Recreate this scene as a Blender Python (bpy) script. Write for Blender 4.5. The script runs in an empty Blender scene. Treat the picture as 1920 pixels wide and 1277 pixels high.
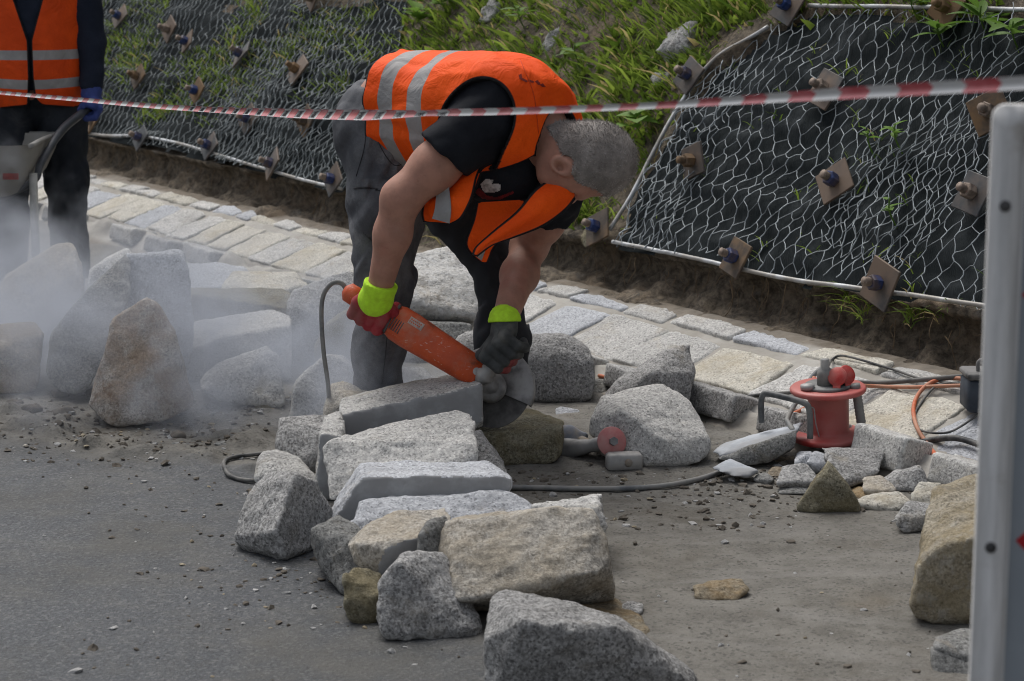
import bpy, bmesh, math, random
import numpy as np
from mathutils import Vector

# ---------------------------------------------------------------- camera, sky, sun, exposure
SC = bpy.context.scene
COL = SC.collection
FPX, PIT, CAMZ = 4060.0, math.radians(10.57), 1.45
cam_d = bpy.data.cameras.new('camera')
cam_o = bpy.data.objects.new('camera', cam_d)
COL.objects.link(cam_o)
cam_o.location = (0, 0, CAMZ)
cam_o.rotation_euler = (math.pi/2 - PIT, 0, 0)
cam_d.sensor_width = 36.0
cam_d.lens = FPX/1920*36
cam_d.clip_start, cam_d.clip_end = 0.1, 500
cam_d.dof.use_dof = True
cam_d.dof.focus_distance = 5.9
cam_d.dof.aperture_fstop = 7.6
SC.camera = cam_o

SUN_EL, SUN_AZ = math.radians(60), math.radians(-28)    # azimuth from +y (away from the camera) towards +x
W = bpy.data.worlds.new('World')
SC.world = W
W.use_nodes = True
wn, wl = W.node_tree.nodes, W.node_tree.links
wn.clear()
wo = wn.new('ShaderNodeOutputWorld'); wb = wn.new('ShaderNodeBackground'); ws = wn.new('ShaderNodeTexSky')
wh = wn.new('ShaderNodeHueSaturation')
ws.sky_type = 'NISHITA'; ws.sun_disc = False
ws.sun_elevation = SUN_EL; ws.sun_rotation = SUN_AZ
ws.air_density = 1.0; ws.dust_density = 4.0; ws.ozone_density = 1.0
wh.inputs['Saturation'].default_value = 0.36
wb.inputs['Strength'].default_value = 0.118
wl.new(ws.outputs[0], wh.inputs['Color']); wl.new(wh.outputs[0], wb.inputs['Color']); wl.new(wb.outputs[0], wo.inputs['Surface'])
sun_d = bpy.data.lights.new('sun', 'SUN'); sun_d.energy = 1.55; sun_d.angle = math.radians(35); sun_d.color = (1.0, 0.975, 0.94)
sun_o = bpy.data.objects.new('sun', sun_d); COL.objects.link(sun_o)
sv = Vector((math.sin(SUN_AZ)*math.cos(SUN_EL), math.cos(SUN_AZ)*math.cos(SUN_EL), math.sin(SUN_EL)))
sun_o.rotation_euler = sv.to_track_quat('Z', 'Y').to_euler()
SC.view_settings.view_transform = 'Standard'; SC.view_settings.look = 'None'
SC.view_settings.exposure = 0.32; SC.view_settings.gamma = 1.0; SC.view_settings.use_curve_mapping = False
SC.cycles.max_bounces = 6; SC.cycles.diffuse_bounces = 3; SC.cycles.glossy_bounces = 2
SC.cycles.volume_bounces = 2; SC.cycles.transparent_max_bounces = 8
SC.cycles.volume_step_rate = 1.0; SC.cycles.volume_max_steps = 128
SC.cycles.filter_width = 1.05; SC.cycles.use_adaptive_sampling = True; SC.cycles.adaptive_threshold = 0.012
try:
    SC.cycles.use_denoising = True
    SC.cycles.denoiser = 'OPENIMAGEDENOISE'
except Exception:
    pass

# ---------------------------------------------------------------- geometry helpers
RNG = np.random.default_rng(7)
random.seed(7)
CAM = np.array([0, 0, CAMZ])
FW = np.array([0, math.cos(PIT), -math.sin(PIT)]); UP = np.array([0, math.sin(PIT), math.cos(PIT)]); RT = np.array([1.0, 0, 0])
def A3(*v): return np.array(v, float)
def nrm(v):
    v = np.asarray(v, float); return v/np.linalg.norm(v)
def ray(px, py): return FW + (px-960)/FPX*RT - (py-638.5)/FPX*UP
def P(px, py, Y):
    r = ray(px, py); return CAM + r*(Y/r[1])
def G(px, py, z=0.0):
    r = ray(px, py); return CAM + r*((z-CAMZ)/r[2])
def iv(r, u, t): return r*RT + u*UP - t*FW

_LAT = np.random.default_rng(11).random((64, 64, 64)).astype(np.float32)*2 - 1
def vnoise(p):
    p = np.asarray(p, np.float32)
    i = np.floor(p).astype(np.int32); f = p - i
    f = f*f*(3-2*f)
    x0, y0, z0 = i[..., 0] & 63, i[..., 1] & 63, i[..., 2] & 63
    x1, y1, z1 = (x0+1) & 63, (y0+1) & 63, (z0+1) & 63
    fx, fy, fz = f[..., 0], f[..., 1], f[..., 2]
    L = _LAT
    a = L[x0, y0, z0]*(1-fx) + L[x1, y0, z0]*fx
    b = L[x0, y1, z0]*(1-fx) + L[x1, y1, z0]*fx
    c = L[x0, y0, z1]*(1-fx) + L[x1, y0, z1]*fx
    d = L[x0, y1, z1]*(1-fx) + L[x1, y1, z1]*fx
    return (a*(1-fy)+b*fy)*(1-fz) + (c*(1-fy)+d*fy)*fz
def fbm(p, sc, octv=3, off=0.0):
    p = np.asarray(p)*sc + off
    s, a, n = 0.0, 1.0, 0.0
    for k in range(octv):
        s = s + a*vnoise(p + 17.3*k); n += a; a *= .5; p = p*2.03
    return s/n

def build(name, V, F, mat=None, parent=None, smooth=True, attrs=None, midx=None, origin=None, kind=None):
    """V (n,3) world coordinates, F an (m,k) array or a list of such; one mesh object."""
    V = np.asarray(V, float)
    if origin is None: origin = np.zeros(3)
    if isinstance(F, list): Fs = [np.asarray(f, np.int32) for f in F if len(f)]
    else: Fs = [np.asarray(F, np.int32)]
    me = bpy.data.meshes.new(name)
    me.vertices.add(len(V)); me.vertices.foreach_set('co', (V-origin).astype(np.float32).ravel())
    nl = sum(f.size for f in Fs); npoly = sum(len(f) for f in Fs)
    me.loops.add(nl); me.loops.foreach_set('vertex_index', np.concatenate([f.ravel() for f in Fs]))
    me.polygons.add(npoly)
    tot = np.concatenate([np.full(len(f), f.shape[1], np.int32) for f in Fs])
    st = np.concatenate([[0], np.cumsum(tot)[:-1]]).astype(np.int32)
    me.polygons.foreach_set('loop_start', st); me.polygons.foreach_set('loop_total', tot)
    me.polygons.foreach_set('use_smooth', np.full(npoly, bool(smooth)))
    mats = mat if isinstance(mat, (list, tuple)) else [mat]
    for m in mats:
        if m: me.materials.append(m)
    if midx is not None: me.polygons.foreach_set('material_index', np.asarray(midx, np.int32))
    me.update(calc_edges=True); me.validate()
    if attrs:
        for k, a in attrs.items():
            a = np.asarray(a, np.float32)
            at = me.attributes.new(k, 'FLOAT', 'POINT'); at.data.foreach_set('value', a)
    o = bpy.data.objects.new(name, me); COL.objects.link(o)
    o.location = origin
    if parent is not None: attach(o, parent)
    if kind: o['kind'] = kind
    return o
def wloc(o):
    l = np.array(o.location)
    while o.parent: o = o.parent; l = l + np.array(o.location)
    return l
def attach(o, parent):
    pl = wloc(parent)
    o.location = np.array(o.location) - pl; o.parent = parent
def tag(o, label, cat, group=None):
    o['label'] = label; o['category'] = cat
    if group: o['group'] = group
    return o
def thing(name, label, cat, loc, group=None):
    o = bpy.data.objects.new(name, None); COL.objects.link(o); o.location = loc
    o.empty_display_size = .05
    return tag(o, label, cat, group)
def merge(parts):
    V, F3, F4, n = [], [], [], 0
    for v, fs in parts:
        v = np.asarray(v)
        for f in (fs if isinstance(fs, list) else [fs]):
            f = np.asarray(f)
            if len(f): (F3 if f.shape[1] == 3 else F4).append(f+n)
        V.append(v); n += len(v)
    out = []
    if F3: out.append(np.concatenate(F3))
    if F4: out.append(np.concatenate(F4))
    return np.concatenate(V), out
def catmull(pts, per=8):
    p = np.asarray(pts, float)
    p = np.vstack([2*p[0]-p[1], p, 2*p[-1]-p[-2]])
    out = []
    for i in range(1, len(p)-2):
        t = np.linspace(0, 1, per, endpoint=False)[:, None]
        a, b, c, d = p[i-1], p[i], p[i+1], p[i+2]
        out.append(.5*((2*b)+(-a+c)*t+(2*a-5*b+4*c-d)*t*t+(-a+3*b-3*c+d)*t**3))
    out.append(p[-2][None])
    return np.vstack(out)
def tube(pts, r, sides=8, cap=True):
    p = np.asarray(pts, float); n = len(p)
    r = np.broadcast_to(np.asarray(r, float), (n,))
    t = np.gradient(p, axis=0); t /= np.linalg.norm(t, axis=1)[:, None]+1e-12
    u = np.cross(t[0], A3(.31, .17, .93)); u /= np.linalg.norm(u)
    V = []
    for i in range(n):
        u = u - t[i]*np.dot(u, t[i]); u /= np.linalg.norm(u)+1e-12
        w = np.cross(t[i], u)
        a = np.arange(sides)*2*math.pi/sides
        V.append(p[i] + r[i]*(np.cos(a)[:, None]*u + np.sin(a)[:, None]*w))
    V = np.vstack(V)
    i, j = np.meshgrid(np.arange(n-1), np.arange(sides), indexing='ij')
    j2 = (j+1) % sides
    F = np.stack([i*sides+j, i*sides+j2, (i+1)*sides+j2, (i+1)*sides+j], -1).reshape(-1, 4)
    if cap:
        V = np.vstack([V, p[:1], p[-1:]])
        k = np.arange(sides); k2 = (k+1) % sides
        F3 = np.vstack([np.stack([k2, k, np.full(sides, n*sides)], -1), np.stack([(n-1)*sides+k, (n-1)*sides+k2, np.full(sides, n*sides+1)], -1)])
        return V, [F3, F]
    return V, [F]
def segs_tubes(A, B, r, sides=4):
    A, B = np.asarray(A, float), np.asarray(B, float); n = len(A)
    r = np.broadcast_to(np.asarray(r, float), (n,))
    t = B-A; t /= np.linalg.norm(t, axis=1)[:, None]+1e-9
    u = np.cross(t, A3(.31, .17, .93)); u /= np.linalg.norm(u, axis=1)[:, None]
    w = np.cross(t, u)
    a = np.arange(sides)*2*math.pi/sides
    off = (np.cos(a)[None, :, None]*u[:, None] + np.sin(a)[None, :, None]*w[:, None])*r[:, None, None]
    V = np.concatenate([A[:, None]+off, B[:, None]+off], 1).reshape(-1, 3)
    k = np.arange(sides); k2 = (k+1) % sides
    f = np.stack([k, k2, k2+sides, k+sides], -1)
    F = (f[None]+(np.arange(n)*2*sides)[:, None, None]).reshape(-1, 4)
    return V, F
def lathe(prof, c, ax, n=32, ref=None):
    """prof [(r, h)], revolved about ax through c"""
    ax = nrm(ax); u = np.cross(ax, ref if ref is not None else (A3(1, 0, 0) if abs(ax[0]) < .8 else A3(0, 1, 0))); u = nrm(u); w = np.cross(ax, u)
    a = np.arange(n)*2*math.pi/n
    ring = np.cos(a)[:, None]*u + np.sin(a)[:, None]*w
    V = np.vstack([c + h*ax + max(r, 1e-4)*ring for r, h in prof])
    m = len(prof)
    i, j = np.meshgrid(np.arange(m-1), np.arange(n), indexing='ij'); j2 = (j+1) % n
    F = np.stack([i*n+j, i*n+j2, (i+1)*n+j2, (i+1)*n+j], -1).reshape(-1, 4)
    return V, [F]
def box(c, ex, ey, ez, bev=.0):
    """box centred at c with half-axis vectors; bevelled by shrinking end rings"""
    c = np.asarray(c, float); ex, ey, ez = map(lambda v: np.asarray(v, float), (ex, ey, ez))
    lx, ly, lz = (np.linalg.norm(v) for v in (ex, ey, ez))
    b = min(bev, .45*min(lx, ly, lz))
    V = []
    for (h, s) in ((-1, 1), (-1, 0), (1, 0), (1, 1)):
        z = h*(1 - (0 if s else b/lz))
        sx = 1-(b/lx if s else 0); sy = 1-(b/ly if s else 0)
        bx, by = b/lx, b/ly
        if s: ring = [(-sx+bx, -sy), (sx-bx, -sy), (sx, -sy+by), (sx, sy-by), (sx-bx, sy), (-sx+bx, sy), (-sx, sy-by), (-sx, -sy+by)]
        else: ring = [(-1+bx, -1), (1-bx, -1), (1, -1+by), (1, 1-by), (1-bx, 1), (-1+bx, 1), (-1, 1-by), (-1, -1+by)]
        for x, y in ring: V.append(c+ex*x+ey*y+ez*z)
    F4 = []
    for k in range(3):
        for j in range(8): F4.append((k*8+j, k*8+(j+1) % 8, (k+1)*8+(j+1) % 8, (k+1)*8+j))
    V = np.array(V)
    for base, rev in ((0, True), (24, False)):
        q = [(0, 1, 2, 3), (0, 3, 4, 7), (4, 5, 6, 7)]
        for f in q:
            f = [base+k for k in f]; F4.append(f[::-1] if rev else f)
    return V, [np.array(F4)]

# ---------------------------------------------------------------- signed distance shapes
def d_rc(p, a, b, ra, rb):
    a, b = np.asarray(a, float), np.asarray(b, float); ba = b-a
    t = np.clip(((p-a) @ ba)/max(ba @ ba, 1e-9), 0, 1)
    return np.linalg.norm(p-a-t[..., None]*ba, axis=-1) - (ra+(rb-ra)*t)
def d_chain(p, pts, rs, k=.02):
    d = None
    for i in range(len(pts)-1):
        e = d_rc(p, pts[i], pts[i+1], rs[i], rs[i+1])
        d = e if d is None else smin(d, e, k)
    return d
def d_ell(p, c, axes, rad):
    q = (p-c) @ np.asarray(axes, float).T
    k0 = np.linalg.norm(q/rad, axis=-1); k1 = np.linalg.norm(q/np.square(rad), axis=-1)
    return k0*(k0-1)/np.maximum(k1, 1e-6)
def d_box(p, c, axes, half, r=.0):
    q = np.abs((p-c) @ np.asarray(axes, float).T) - (np.asarray(half)-r)
    return np.linalg.norm(np.maximum(q, 0), axis=-1) + np.minimum(q.max(-1), 0) - r
def smin(a, b, k):
    h = np.clip(.5+.5*(b-a)/k, 0, 1)
    return b*(1-h)+a*h-k*h*(1-h)
def smax(a, b, k): return -smin(-a, -b, k)

def surface(fn, lo, hi, h):
    """surface nets: mesh of fn == 0 inside the box lo..hi"""
    lo, hi = np.asarray(lo, float), np.asarray(hi, float)
    n = np.ceil((hi-lo)/h).astype(int)+1
    gx, gy, gz = (lo[k]+h*np.arange(n[k]) for k in range(3))
    p = np.stack(np.meshgrid(gx, gy, gz, indexing='ij'), -1).reshape(-1, 3)
    D = np.concatenate([fn(p[i:i+400000]) for i in range(0, len(p), 400000)]).reshape(n)
    S = D < 0
    nx, ny, nz = n-1
    cnt = np.zeros((nx, ny, nz), np.int16)
    for dx in (0, 1):
        for dy in (0, 1):
            for dz in (0, 1): cnt += S[dx:nx+dx, dy:ny+dy, dz:nz+dz]
    cell = (cnt > 0) & (cnt < 8)
    idx = np.full(cell.shape, -1, np.int64)
    ci, cj, ck = np.nonzero(cell); idx[ci, cj, ck] = np.arange(len(ci))
    acc = np.zeros((len(ci), 3)); num = np.zeros(len(ci))
    corners = [(0, 0, 0), (1, 0, 0), (0, 1, 0), (1, 1, 0), (0, 0, 1), (1, 0, 1), (0, 1, 1), (1, 1, 1)]
    for a in range(8):
        for b in range(a+1, 8):
            ca, cb = corners[a], corners[b]
            if sum(x != y for x, y in zip(ca, cb)) != 1: continue
            da = D[ci+ca[0], cj+ca[1], ck+ca[2]]; db = D[ci+cb[0], cj+cb[1], ck+cb[2]]
            m = (da < 0) != (db < 0)
            t = np.where(m, da/np.where(m, da-db, 1), 0)
            q = np.array(ca)[None]+t[:, None]*(np.array(cb)-np.array(ca))[None]
            acc += q*m[:, None]; num += m
    V = lo+h*(np.stack([ci, cj, ck], -1)+acc/num[:, None])
    Fs = []
    for ax in range(3):
        sl0 = [slice(None)]*3; sl1 = [slice(None)]*3
        sl0[ax] = slice(0, n[ax]-1); sl1[ax] = slice(1, n[ax])
        a, b = S[tuple(sl0)], S[tuple(sl1)]
        e = np.stack(np.nonzero(a != b), -1)
        o1, o2 = (ax+1) % 3, (ax+2) % 3
        ok = (e[:, o1] > 0) & (e[:, o2] > 0) & (e[:, o1] < n[o1]-1) & (e[:, o2] < n[o2]-1)
        e = e[ok]; inside = a[e[:, 0], e[:, 1], e[:, 2]]
        q = []
        for (s1, s2) in ((-1, -1), (0, -1), (0, 0), (-1, 0)):
            c = e.copy(); c[:, o1] += s1; c[:, o2] += s2
            q.append(idx[c[:, 0], c[:, 1], c[:, 2]])
        q = np.stack(q, -1)
        q[~inside] = q[~inside][:, ::-1]
        Fs.append(q)
    F = np.concatenate(Fs); F = F[(F >= 0).all(1)]
    return V, F
def vgrad(fn, V, e=.002):
    g = np.stack([fn(V+A3(e, 0, 0))-fn(V-A3(e, 0, 0)), fn(V+A3(0, e, 0))-fn(V-A3(0, e, 0)), fn(V+A3(0, 0, e))-fn(V-A3(0, 0, e))], -1)
    return g/(np.linalg.norm(g, axis=-1)[:, None]+1e-9)
def march(fn, pxy, start=4.5, maxd=9.0):
    """points where camera rays through pixels meet fn == 0 (used once, to place things on a surface)"""
    pxy = np.asarray(pxy, float)
    r = FW + (pxy[:, :1]-960)/FPX*RT - (pxy[:, 1:2]-638.5)/FPX*UP
    r /= np.linalg.norm(r, axis=1)[:, None]
    t = np.full(len(pxy), start)
    for _ in range(90): t = np.clip(t+np.clip(fn(CAM+r*t[:, None]), -.05, .2)*.8, 0, maxd)
    return CAM+r*t[:, None], r

# ---------------------------------------------------------------- materials
class NT:
    def __init__(self, name):
        self.m = bpy.data.materials.new(name); self.m.use_nodes = True
        self.t = self.m.node_tree; self.n = self.t.nodes; self.l = self.t.links
        self.n.clear()
        self.out = self.n.new('ShaderNodeOutputMaterial'); self.b = self.n.new('ShaderNodeBsdfPrincipled')
        self.l.new(self.b.outputs[0], self.out.inputs['Surface'])
        self.tc = self.n.new('ShaderNodeTexCoord'); self.co = self.tc.outputs['Object']
    def set(self, k, v):
        s = self.b.inputs[k]
        if hasattr(v, 'is_linked'): self.l.new(v, s)
        else: s.default_value = (*v, 1) if (isinstance(v, tuple) and len(v) == 3) else v
        return self
    def inp(self, s, v):
        if hasattr(v, 'is_linked'): self.l.new(v, s)
        else: s.default_value = (*v, 1) if (isinstance(v, tuple) and len(v) == 3 and len(s.default_value) == 4) else v
    def shift(self):
        oi = self.n.new('ShaderNodeObjectInfo'); vm = self.n.new('ShaderNodeVectorMath'); vm.operation = 'SCALE'
        vm.inputs[0].default_value = (31.7, 17.3, 23.1); self.l.new(oi.outputs['Random'], vm.inputs['Scale'])
        ad = self.n.new('ShaderNodeVectorMath'); self.l.new(self.co, ad.inputs[0]); self.l.new(vm.outputs[0], ad.inputs[1])
        self.co = ad.outputs[0]; self.rnd = oi.outputs['Random']
    def scaled(self, v):
        m = self.n.new('ShaderNodeMapping'); m.inputs['Scale'].default_value = v; self.l.new(self.co, m.inputs[0]); return m.outputs[0]
    def noise(self, sc, det=3, rough=.55, co=None, dist=0):
        n = self.n.new('ShaderNodeTexNoise'); n.inputs['Scale'].default_value = sc; n.inputs['Detail'].default_value = det
        n.inputs['Roughness'].default_value = rough; n.inputs['Distortion'].default_value = dist
        self.l.new(co or self.co, n.inputs['Vector']); return n.outputs[0]
    def voro(self, sc, feat='F1', out='Distance', co=None):
        n = self.n.new('ShaderNodeTexVoronoi'); n.feature = feat; n.inputs['Scale'].default_value = sc
        self.l.new(co or self.co, n.inputs['Vector']); return n.outputs[out]
    def mr(self, v, a, b, c=0.0, d=1.0, smooth=True):
        n = self.n.new('ShaderNodeMapRange'); n.interpolation_type = 'SMOOTHSTEP' if smooth else 'LINEAR'
        for k, x in zip(('Value', 'From Min', 'From Max', 'To Min', 'To Max'), (v, a, b, c, d)): self.inp(n.inputs[k], x)
        return n.outputs[0]
    def mix(self, f, a, b, mode='MIX'):
        n = self.n.new('ShaderNodeMix'); n.data_type = 'RGBA'; n.blend_type = mode
        self.inp(n.inputs[0], f); self.inp(n.inputs[6], a); self.inp(n.inputs[7], b); return n.outputs[2]
    def math(self, op, a, b=0.0):
        n = self.n.new('ShaderNodeMath'); n.operation = op; self.inp(n.inputs[0], a); self.inp(n.inputs[1], b); return n.outputs[0]
    def attr(self, name):
        n = self.n.new('ShaderNodeAttribute'); n.attribute_name = name; return n.outputs['Fac']
    def bump(self, h, strength=.5, dist=.01, prev=None):
        n = self.n.new('ShaderNodeBump'); n.inputs['Strength'].default_value = strength; n.inputs['Distance'].default_value = dist
        self.l.new(h, n.inputs['Height'])
        if prev: self.l.new(prev, n.inputs['Normal'])
        self.l.new(n.outputs[0], self.b.inputs['Normal']); return n.outputs[0]
    def sep(self, co=None):
        n = self.n.new('ShaderNodeSeparateXYZ'); self.l.new(co or self.co, n.inputs[0]); return n.outputs

def granite(name, light, dark, warm=None, warm_amt=0.0, rust=0.0, grain=1.0, bumpy=.5, white=0.0, contrast=1.0):
    t = NT(name); t.shift()
    g1 = t.noise(120*grain, 3, .75); g2 = t.voro(210*grain, out='Color'); g3 = t.noise(260*grain, 2, .6); big = t.noise(4.5, 5, .65); md = t.noise(17, 5, .7)
    mid = tuple((a+b)/2 for a, b in zip(light, dark))
    c = t.mix(t.mr(g1, .5-.22/contrast, .5+.22/contrast), dark, light)
    sv_ = t.n.new('ShaderNodeSeparateColor'); t.l.new(g2, sv_.inputs[0])
    c = t.mix(t.mr(sv_.outputs[0], .72, .9, 0, .5), c, tuple(min(.8, x*1.3) for x in light))
    c = t.mix(t.mr(sv_.outputs[1], .80, .92, 0, .6), c, tuple(x*.35 for x in dark))
    if warm:
        wz = t.math('ADD', t.noise(5, 5, .65, dist=.6), t.math('MULTIPLY', md, .35))
        c = t.mix(t.mr(wz, .80-.35*warm_amt, 1.0-.33*warm_amt, 0, .72), c, t.mix(t.mr(g1, .3, .7), tuple(x*.72 for x in warm), warm))
    if rust:
        rz = t.noise(6, 5, .7, dist=1.0)
        c = t.mix(t.mr(rz, .70-.2*rust, .82-.2*rust, 0, .7), c, (.15, .075, .03))
    if white:
        c = t.mix(t.mr(t.noise(34, 5, .7), .5, .62, 0, white), c, (.62, .61, .59))
    vein = t.noise(3.2, 5, .7, co=t.scaled((1.0, 3.4, 2.2)), dist=.8)
    c = t.mix(t.mr(vein, .56, .70, 0, .38), c, tuple(x*.6 for x in dark)); c = t.mix(t.mr(vein, .28, .40, .35, 0), c, tuple(min(.75, x*1.2) for x in light))
    c = t.mix(t.mr(t.noise(9, 6, .7, dist=.7), .60, .74, 0, .42), c, (.24, .195, .135))
    c = t.mix(t.mr(md, .5, .75, 0, .35), c, tuple(x*.7 for x in dark))
    c = t.mix(t.mr(big, .45, .75, 0, .3), c, tuple(x*.8 for x in dark))
    c = t.mix(t.mr(big, .28, .5, .22, 0), c, tuple(min(.75, x*1.15) for x in light))
    ge = t.n.new('ShaderNodeNewGeometry')
    c = t.mix(t.mr(t.math('ADD', ge.outputs['Pointiness'], t.math('MULTIPLY', t.math('SUBTRACT', g1, .5), .05)), .525, .58, 0, .55), c, tuple(min(.72, x*1.3) for x in light))
    hs = t.n.new('ShaderNodeHueSaturation'); t.l.new(c, hs.inputs['Color']); t.l.new(t.mr(t.rnd, 0, 1, .88, 1.1, False), hs.inputs['Value'])
    t.set('Base Color', hs.outputs[0]).set('Roughness', .88); t.b.inputs['Specular IOR Level'].default_value = .25
    b = t.bump(t.noise(34, 7, .75), min(1, bumpy*1.5), .014)
    t.bump(t.math('ADD', g1, t.math('MULTIPLY', g3, .6)), bumpy, .0035, b)
    return t.m
def plain(name, col, rough=.6, var=.25, sc=30, bump=.15, metal=0.0, dirt=None, dirt_amt=.4, bd=.003, spec=.3):
    t = NT(name)
    n = t.noise(sc, 5, .6); n2 = t.noise(sc*.17, 4, .6)
    c = t.mix(t.mr(n, .3, .7), tuple(x*(1-var) for x in col), tuple(min(1, x*(1+var*.6)) for x in col))
    if dirt: c = t.mix(t.mr(t.math('ADD', n2, t.math('MULTIPLY', n, .35)), .62-.25*dirt_amt, .86-.2*dirt_amt, 0, .85), c, dirt)
    t.set('Base Color', c).set('Roughness', rough).set('Metallic', metal); t.b.inputs['Specular IOR Level'].default_value = spec
    if bump: t.bump(n, bump, bd)
    return t.m

M = {}
M['gray'] = granite('granite_gray', (.45, .445, .435), (.155, .152, .148), (.33, .29, .22), .10)
M['pale'] = granite('granite_pale', (.57, .56, .535), (.30, .295, .285), (.46, .41, .32), .22, bumpy=.4)
M['tan'] = granite('granite_tan', (.50, .47, .42), (.22, .205, .18), (.44, .38, .29), .7, rust=.12)
M['brown'] = granite('granite_brown', (.36, .32, .26), (.14, .12, .095), (.24, .17, .09), .8, rust=.45)
M['mossy'] = granite('granite_mossy', (.30, .28, .21), (.115, .105, .075), (.24, .20, .11), .7, rust=.1, bumpy=.7)
M['dark'] = granite('granite_dark', (.28, .28, .27), (.105, .105, .10), (.2, .17, .12), .25)
M['white'] = granite('granite_white', (.78, .77, .74), (.54, .52, .48), (.45, .36, .24), .2, rust=.12, grain=.55, bumpy=1.0, white=.75)
M['rusty'] = granite('granite_rusty', (.43, .40, .36), (.2, .175, .15), (.30, .20, .12), .6, rust=.75)
M['blue'] = granite('granite_blue', (.50, .515, .54), (.27, .28, .30), None, bumpy=.35, contrast=.8)
M['cream'] = granite('granite_cream', (.57, .545, .48), (.35, .33, .285), (.46, .40, .29), .4, bumpy=.4, contrast=.8)
M['sawn'] = plain('sawn_granite', (.34, .345, .35), .75, .12, 90, .1, dirt=(.24, .24, .24), dirt_amt=.5)
M['ochre'] = granite('stone_ochre', (.31, .27, .20), (.15, .125, .09), (.30, .20, .09), .6, rust=.2)
M['slate'] = plain('pale_slate', (.44, .47, .51), .75, .3, 25, .5, dirt=(.25, .25, .25), dirt_amt=.3, bd=.006)
M['mosstan'] = granite('granite_mossy_tan', (.50, .45, .36), (.21, .185, .135), (.36, .29, .17), .7, rust=.2, bumpy=.8, white=.25)
M['clod'] = plain('mud_clod', (.115, .10, .082), .95, .35, 40, .6, bd=.006)
# ---------------------------------------------------------------- the roadside bank: frame along the gutter (s), away from the road (t), up (z)
GA = G(1830, 930); _gb = G(110, 420)
GD = nrm(_gb-GA); GN = A3(GD[1], -GD[0], 0)
SLP = math.radians(50); LT, LZ = .72, .30
SUPV = GN*math.cos(SLP)+A3(0, 0, math.sin(SLP)); SNRM = -GN*math.sin(SLP)+A3(0, 0, math.cos(SLP))
LIP = GA+GN*LT+A3(0, 0, LZ)
def ST(s, t, z=0.0):
    s, t, z = np.broadcast_arrays(np.asarray(s, float), np.asarray(t, float), np.asarray(z, float))
    return GA + s[..., None]*GD + t[..., None]*GN + z[..., None]*A3(0, 0, 1)
def SV(s, v, o=0.0):
    s, v, o = np.broadcast_arrays(np.asarray(s, float), np.asarray(v, float), np.asarray(o, float))
    return LIP + s[..., None]*GD + v[..., None]*SUPV + o[..., None]*SNRM
def px_sv(px, py):
    r = ray(px, py); k = np.dot(LIP-CAM, SNRM)/np.dot(r, SNRM); p = CAM+r*k-LIP
    return float(p @ GD), float(p @ SUPV)
def st_of(p):
    q = np.asarray(p)-GA; return q @ GD, q @ GN
BT = np.array([-.30, -.10, -.045, .0, .06, .10, .15, .22, .47, .50, .58, .66])
BZ = np.array([-.02, -.01, .02, .052, .048, .022, .010, .008, .095, .108, .128, .14])
def bedz(s, t):
    z = np.interp(t, BT, BZ)
    q = np.stack([s, t, np.zeros_like(s)], -1)
    rough = np.exp(-((t-.02)/.07)**2)
    n = fbm(q*A3(1, 1.6, 1), 9, 4, 3.1)
    return z + .006*fbm(q, 14, 3) + rough*(.045*n + .03*np.maximum(fbm(q, 24, 3, 2.), 0) + .026*np.sign(fbm(q, 5, 2, 9.))*np.abs(fbm(q, 5, 2, 9.))**.5)
def bedz1(p):
    s, t = st_of(p); return float(bedz(np.array([s]), np.array([t]))[0])
def inpoly(x, y, poly):
    x, y = np.asarray(x), np.asarray(y); c = np.zeros(x.shape, bool); n = len(poly)
    for i in range(n):
        x1, y1 = poly[i]; x2, y2 = poly[(i+1) % n]
        with np.errstate(divide='ignore', invalid='ignore'):
            c ^= ((y1 > y) != (y2 > y)) & (x < (x2-x1)*(y-y1)/(y2-y1+1e-12)+x1)
    return c
RPOLY = [px_sv(*p) for p in ((1160, 466), (1190, 392), (1245, 275), (1345, 126), (1455, 58), (1530, 20), (1930, 32), (2500, 20), (2500, 700), (1840, 580))]
LPOLY = [px_sv(*p) for p in ((-300, 150), (150, 250), (400, 300), (650, 362), (690, 300), (742, 150), (776, -6), (600, 6), (300, -70), (-300, -200))]

def smooth01(x, a, b):
    t = np.clip((x-a)/(b-a), 0, 1); return t*t*(3-2*t)
# ---- road
def axis_pts(lo, hi, h, far, n=14):
    fine = np.arange(lo, hi, h); g = np.geomspace(h*2, far, n)
    return np.concatenate([lo-g[::-1], fine, fine[-1]+g])
xs = axis_pts(-3.0, 2.0, .016, 60); ys = axis_pts(3.4, 9.0, .016, 70)
X, Y = np.meshgrid(xs, ys, indexing='ij')
g1, g2, g3 = G(0, 818), G(440, 866), G(860, 1277)
def sdl(a, b):
    d = nrm((b-a)[:2]); n2 = np.array([d[1], -d[0]]); return (X-a[0])*n2[0]+(Y-a[1])*n2[1]
PQ = np.stack([X, Y, X*0], -1)
dist_ = np.minimum(sdl(g1, g2), sdl(g2, g3)+.18)    # positive on the asphalt side
mud = 1-smooth01(dist_+.10*fbm(PQ, 4, 3)+.05*fbm(PQ, 17, 2), -.06, .16)
_s, _t = st_of(PQ)
crumbs = np.exp(-((sdl(g1, g2)+.12)/.22)**2)*(X < -.25)
near_rocks = np.clip(crumbs+.35*mud*smooth01(Y, 5.4, 6.2), 0, 1)
lump = np.maximum(fbm(PQ, 9, 4, 5.)-.05, 0)
zr = .0016*fbm(PQ, 60, 2)*(1-mud) + mud*(.005*fbm(PQ, 3, 3)+.0035*fbm(PQ, 28, 3)+.004) + near_rocks*(.07*lump+.010*np.maximum(fbm(PQ, 35, 2), 0))
zr -= .05*smooth01(_t, -.12, .1)+.02*smooth01(_t, .2, .5)
nx, ny = X.shape
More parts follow.
